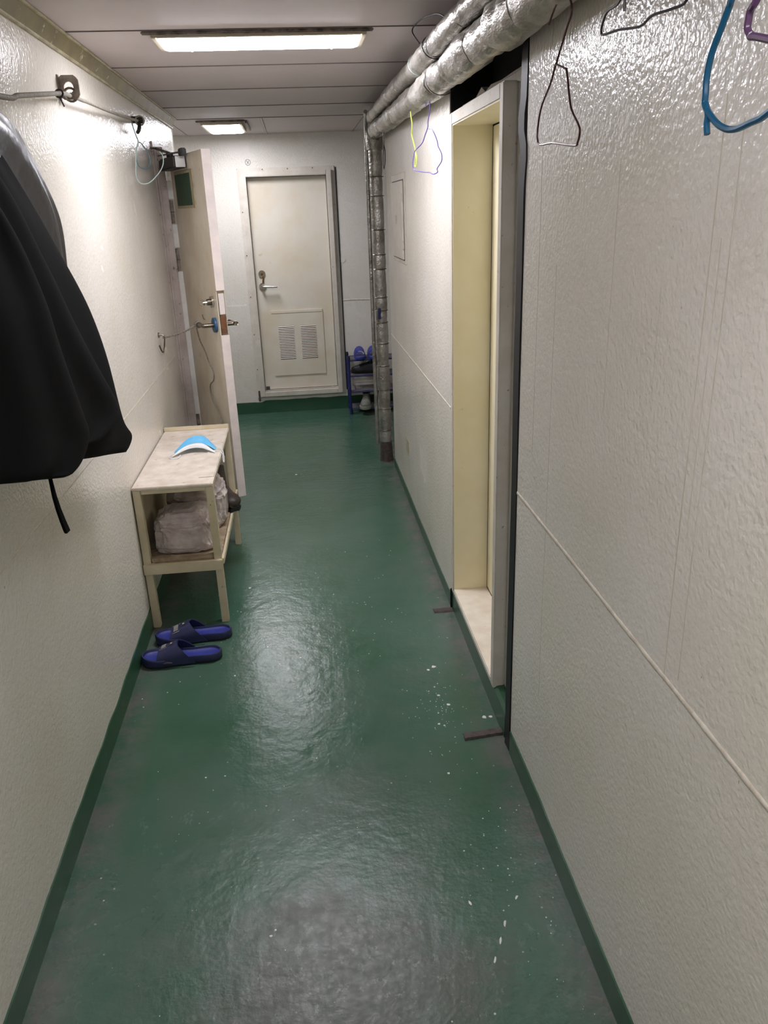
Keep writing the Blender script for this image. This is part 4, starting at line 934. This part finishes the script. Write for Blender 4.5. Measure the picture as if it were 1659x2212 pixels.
def shoe(name, loc, rz, mat, sole, label, cat, k=1.0, group=None):
    o = empty(name, loc, label, cat, group, rz=rz); ORG[o] = Vector((0, 0, 0))
    def R_(i, z): return [(a*k, b_*k, z*k) for a, b_ in foot_outline(inset=i)]
    MB().rings([R_(0.004, 0), R_(0, 0.006), R_(0.0, 0.026)]).build('sole', sole, o, True)
    rings = []
    for (x, hy, hz) in ((-0.138, 0.022, 0.040), (-0.12, 0.032, 0.070), (-0.07, 0.034, 0.078), (-0.02, 0.034, 0.072), (0.02, 0.038, 0.060), (0.07, 0.043, 0.044), (0.11, 0.038, 0.034), (0.135, 0.020, 0.020)):
        rings.append([(x*k, hy*k*math.cos(t), k*(0.024+hz*max(0, math.sin(t))**0.7)) for t in [i*math.pi/10 for i in range(11)]])
    MB().rings(rings).build('upper', mat, o, True)
    MB().tube([(k*(-0.065+0.050*math.cos(t)), k*0.026*math.sin(t), k*(0.102-0.012*math.cos(t))) for t in [i*math.pi/8 for i in range(16)]], 0.007*k, 6, closed=True).build('collar', mat, o, True)
    MB().rings([[(k*(-0.065+0.046*r_*math.cos(t)), k*0.023*r_*math.sin(t), k*(0.1015-0.012*math.cos(t)*r_)) for t in [i*math.pi/8 for i in range(16)]] for r_ in (1.0, 0.1)]).build('opening', 'black', o)
    for q in range(4):
        x = 0.0+q*0.018; MB().tube([(x*k, -0.020*k, k*(0.094-q*0.007)), (x*k, 0, k*(0.100-q*0.0075)), (x*k, 0.020*k, k*(0.094-q*0.007))], 0.003*k, 5).build('lace', sole, o, True)
    return o
shoe('dark_shoe', (0.475, 6.06, 0.308), math.pi-0.15, 'dark_shoe', 'dark_shoe', 'black low shoe lying on second shelf of the rack', 'shoe', 0.85)
shoe('grey_sneaker', (0.462, 6.03, 0.047), -math.pi/2-0.15, 'grey_shoe', 'grey_sole', 'grey sneaker with toe outward on bottom shelf of rack', 'shoe', 0.95)
shoe('grey_sneaker', (0.565, 6.035, 0.047), -math.pi/2, 'grey_shoe', 'grey_sole', 'grey sneaker half hidden behind the upright pipe', 'shoe', 0.95)

# ================================================================== MARKS
mkx = empty('wall_mark', (-0.298, YE, 1.83), 'small inked circle with a cross on the end wall', 'mark')
MB().tube([(-0.298+0.018*math.cos(t), YE-0.0005, 1.833+0.020*math.sin(t)) for t in [i*math.pi/10 for i in range(20)]], 0.0014, 5, closed=True).build('circle', 'ink', mkx, True)
MB().tube([(-0.308, YE-0.0005, 1.845), (-0.290, YE-0.0005, 1.822)], 0.0014, 5).build('stroke', 'ink', mkx, True)
MB().tube([(-0.289, YE-0.0005, 1.845), (-0.305, YE-0.0005, 1.822)], 0.0014, 5).build('stroke', 'ink', mkx, True)
tag(MB().disc((0.345, YE-0.001, 1.142), (0, 1, 0), 0.022, 0.003, 20).build('filled_hole', 'wall_far'), 'round filled hole on the end wall right of door', 'patch')

# paint flecks on the floor (uncountable): one object
b = MB()
def fleck(x, y, r, el=1.0, an=0.0):
    n = 7; ph = random.random()*6
    ring = []
    for k in range(n):
        t = 2*math.pi*k/n+ph; rr = r*(0.7+0.5*random.random())
        dx, dy = rr*math.cos(t)*el, rr*math.sin(t); ring.append((x+dx*math.cos(an)-dy*math.sin(an), y+dx*math.sin(an)+dy*math.cos(an)))
    b.rings([[(p[0], p[1], 0.0001) for p in ring], [(x+(p[0]-x)*0.8, y+(p[1]-y)*0.8, 0.0009) for p in ring]])
for x, y, r in [(-0.318,2.378,0.004),(-0.097,4.568,0.008),(0.373,2.323,0.008),(0.351,2.306,0.006),(0.382,2.095,0.007),(0.343,2.056,0.003),(0.481,2.013,0.008),(0.501,2.012,0.006),(0.323,1.773,0.004),(-0.047,1.895,0.003),(-0.165,1.304,0.004),(-0.3,3.058,0.006),(-0.364,1.858,0.003),(-0.155,1.318,0.003),(0.36,2.15,0.005),(0.355,2.20,0.004),(0.35,1.99,0.004),(0.40,1.93,0.003),(0.335,2.0,0.005),(-0.09,2.46,0.004),(-0.06,2.52,0.003)]: fleck(x, y, r)
for k in range(70):
    fleck(random.gauss(0.345, 0.05), random.gauss(2.06, 0.10), random.uniform(0.0008, 0.0022))
for x, y, l, an in [(0.355,1.264,3.2,1.2),(0.335,1.222,3.5,1.2),(0.312,1.178,3,1.2),(0.40,1.33,2.5,1.0),(0.29,1.33,2.8,1.9)]: fleck(x, y, 0.003, l, an)
for k in range(45):
    fleck(random.gauss(0.42, 0.06), random.gauss(1.30, 0.2), random.uniform(0.0008, 0.0022))
for k in range(90):
    fleck(random.uniform(-0.55, 0.5), random.uniform(1.0, 3.2), random.uniform(0.0006, 0.0016))
o = b.build('paint_flecks', 'fleck')
tag(o, 'white paint flecks spattered over the green floor', 'paint flecks', None, 'stuff')
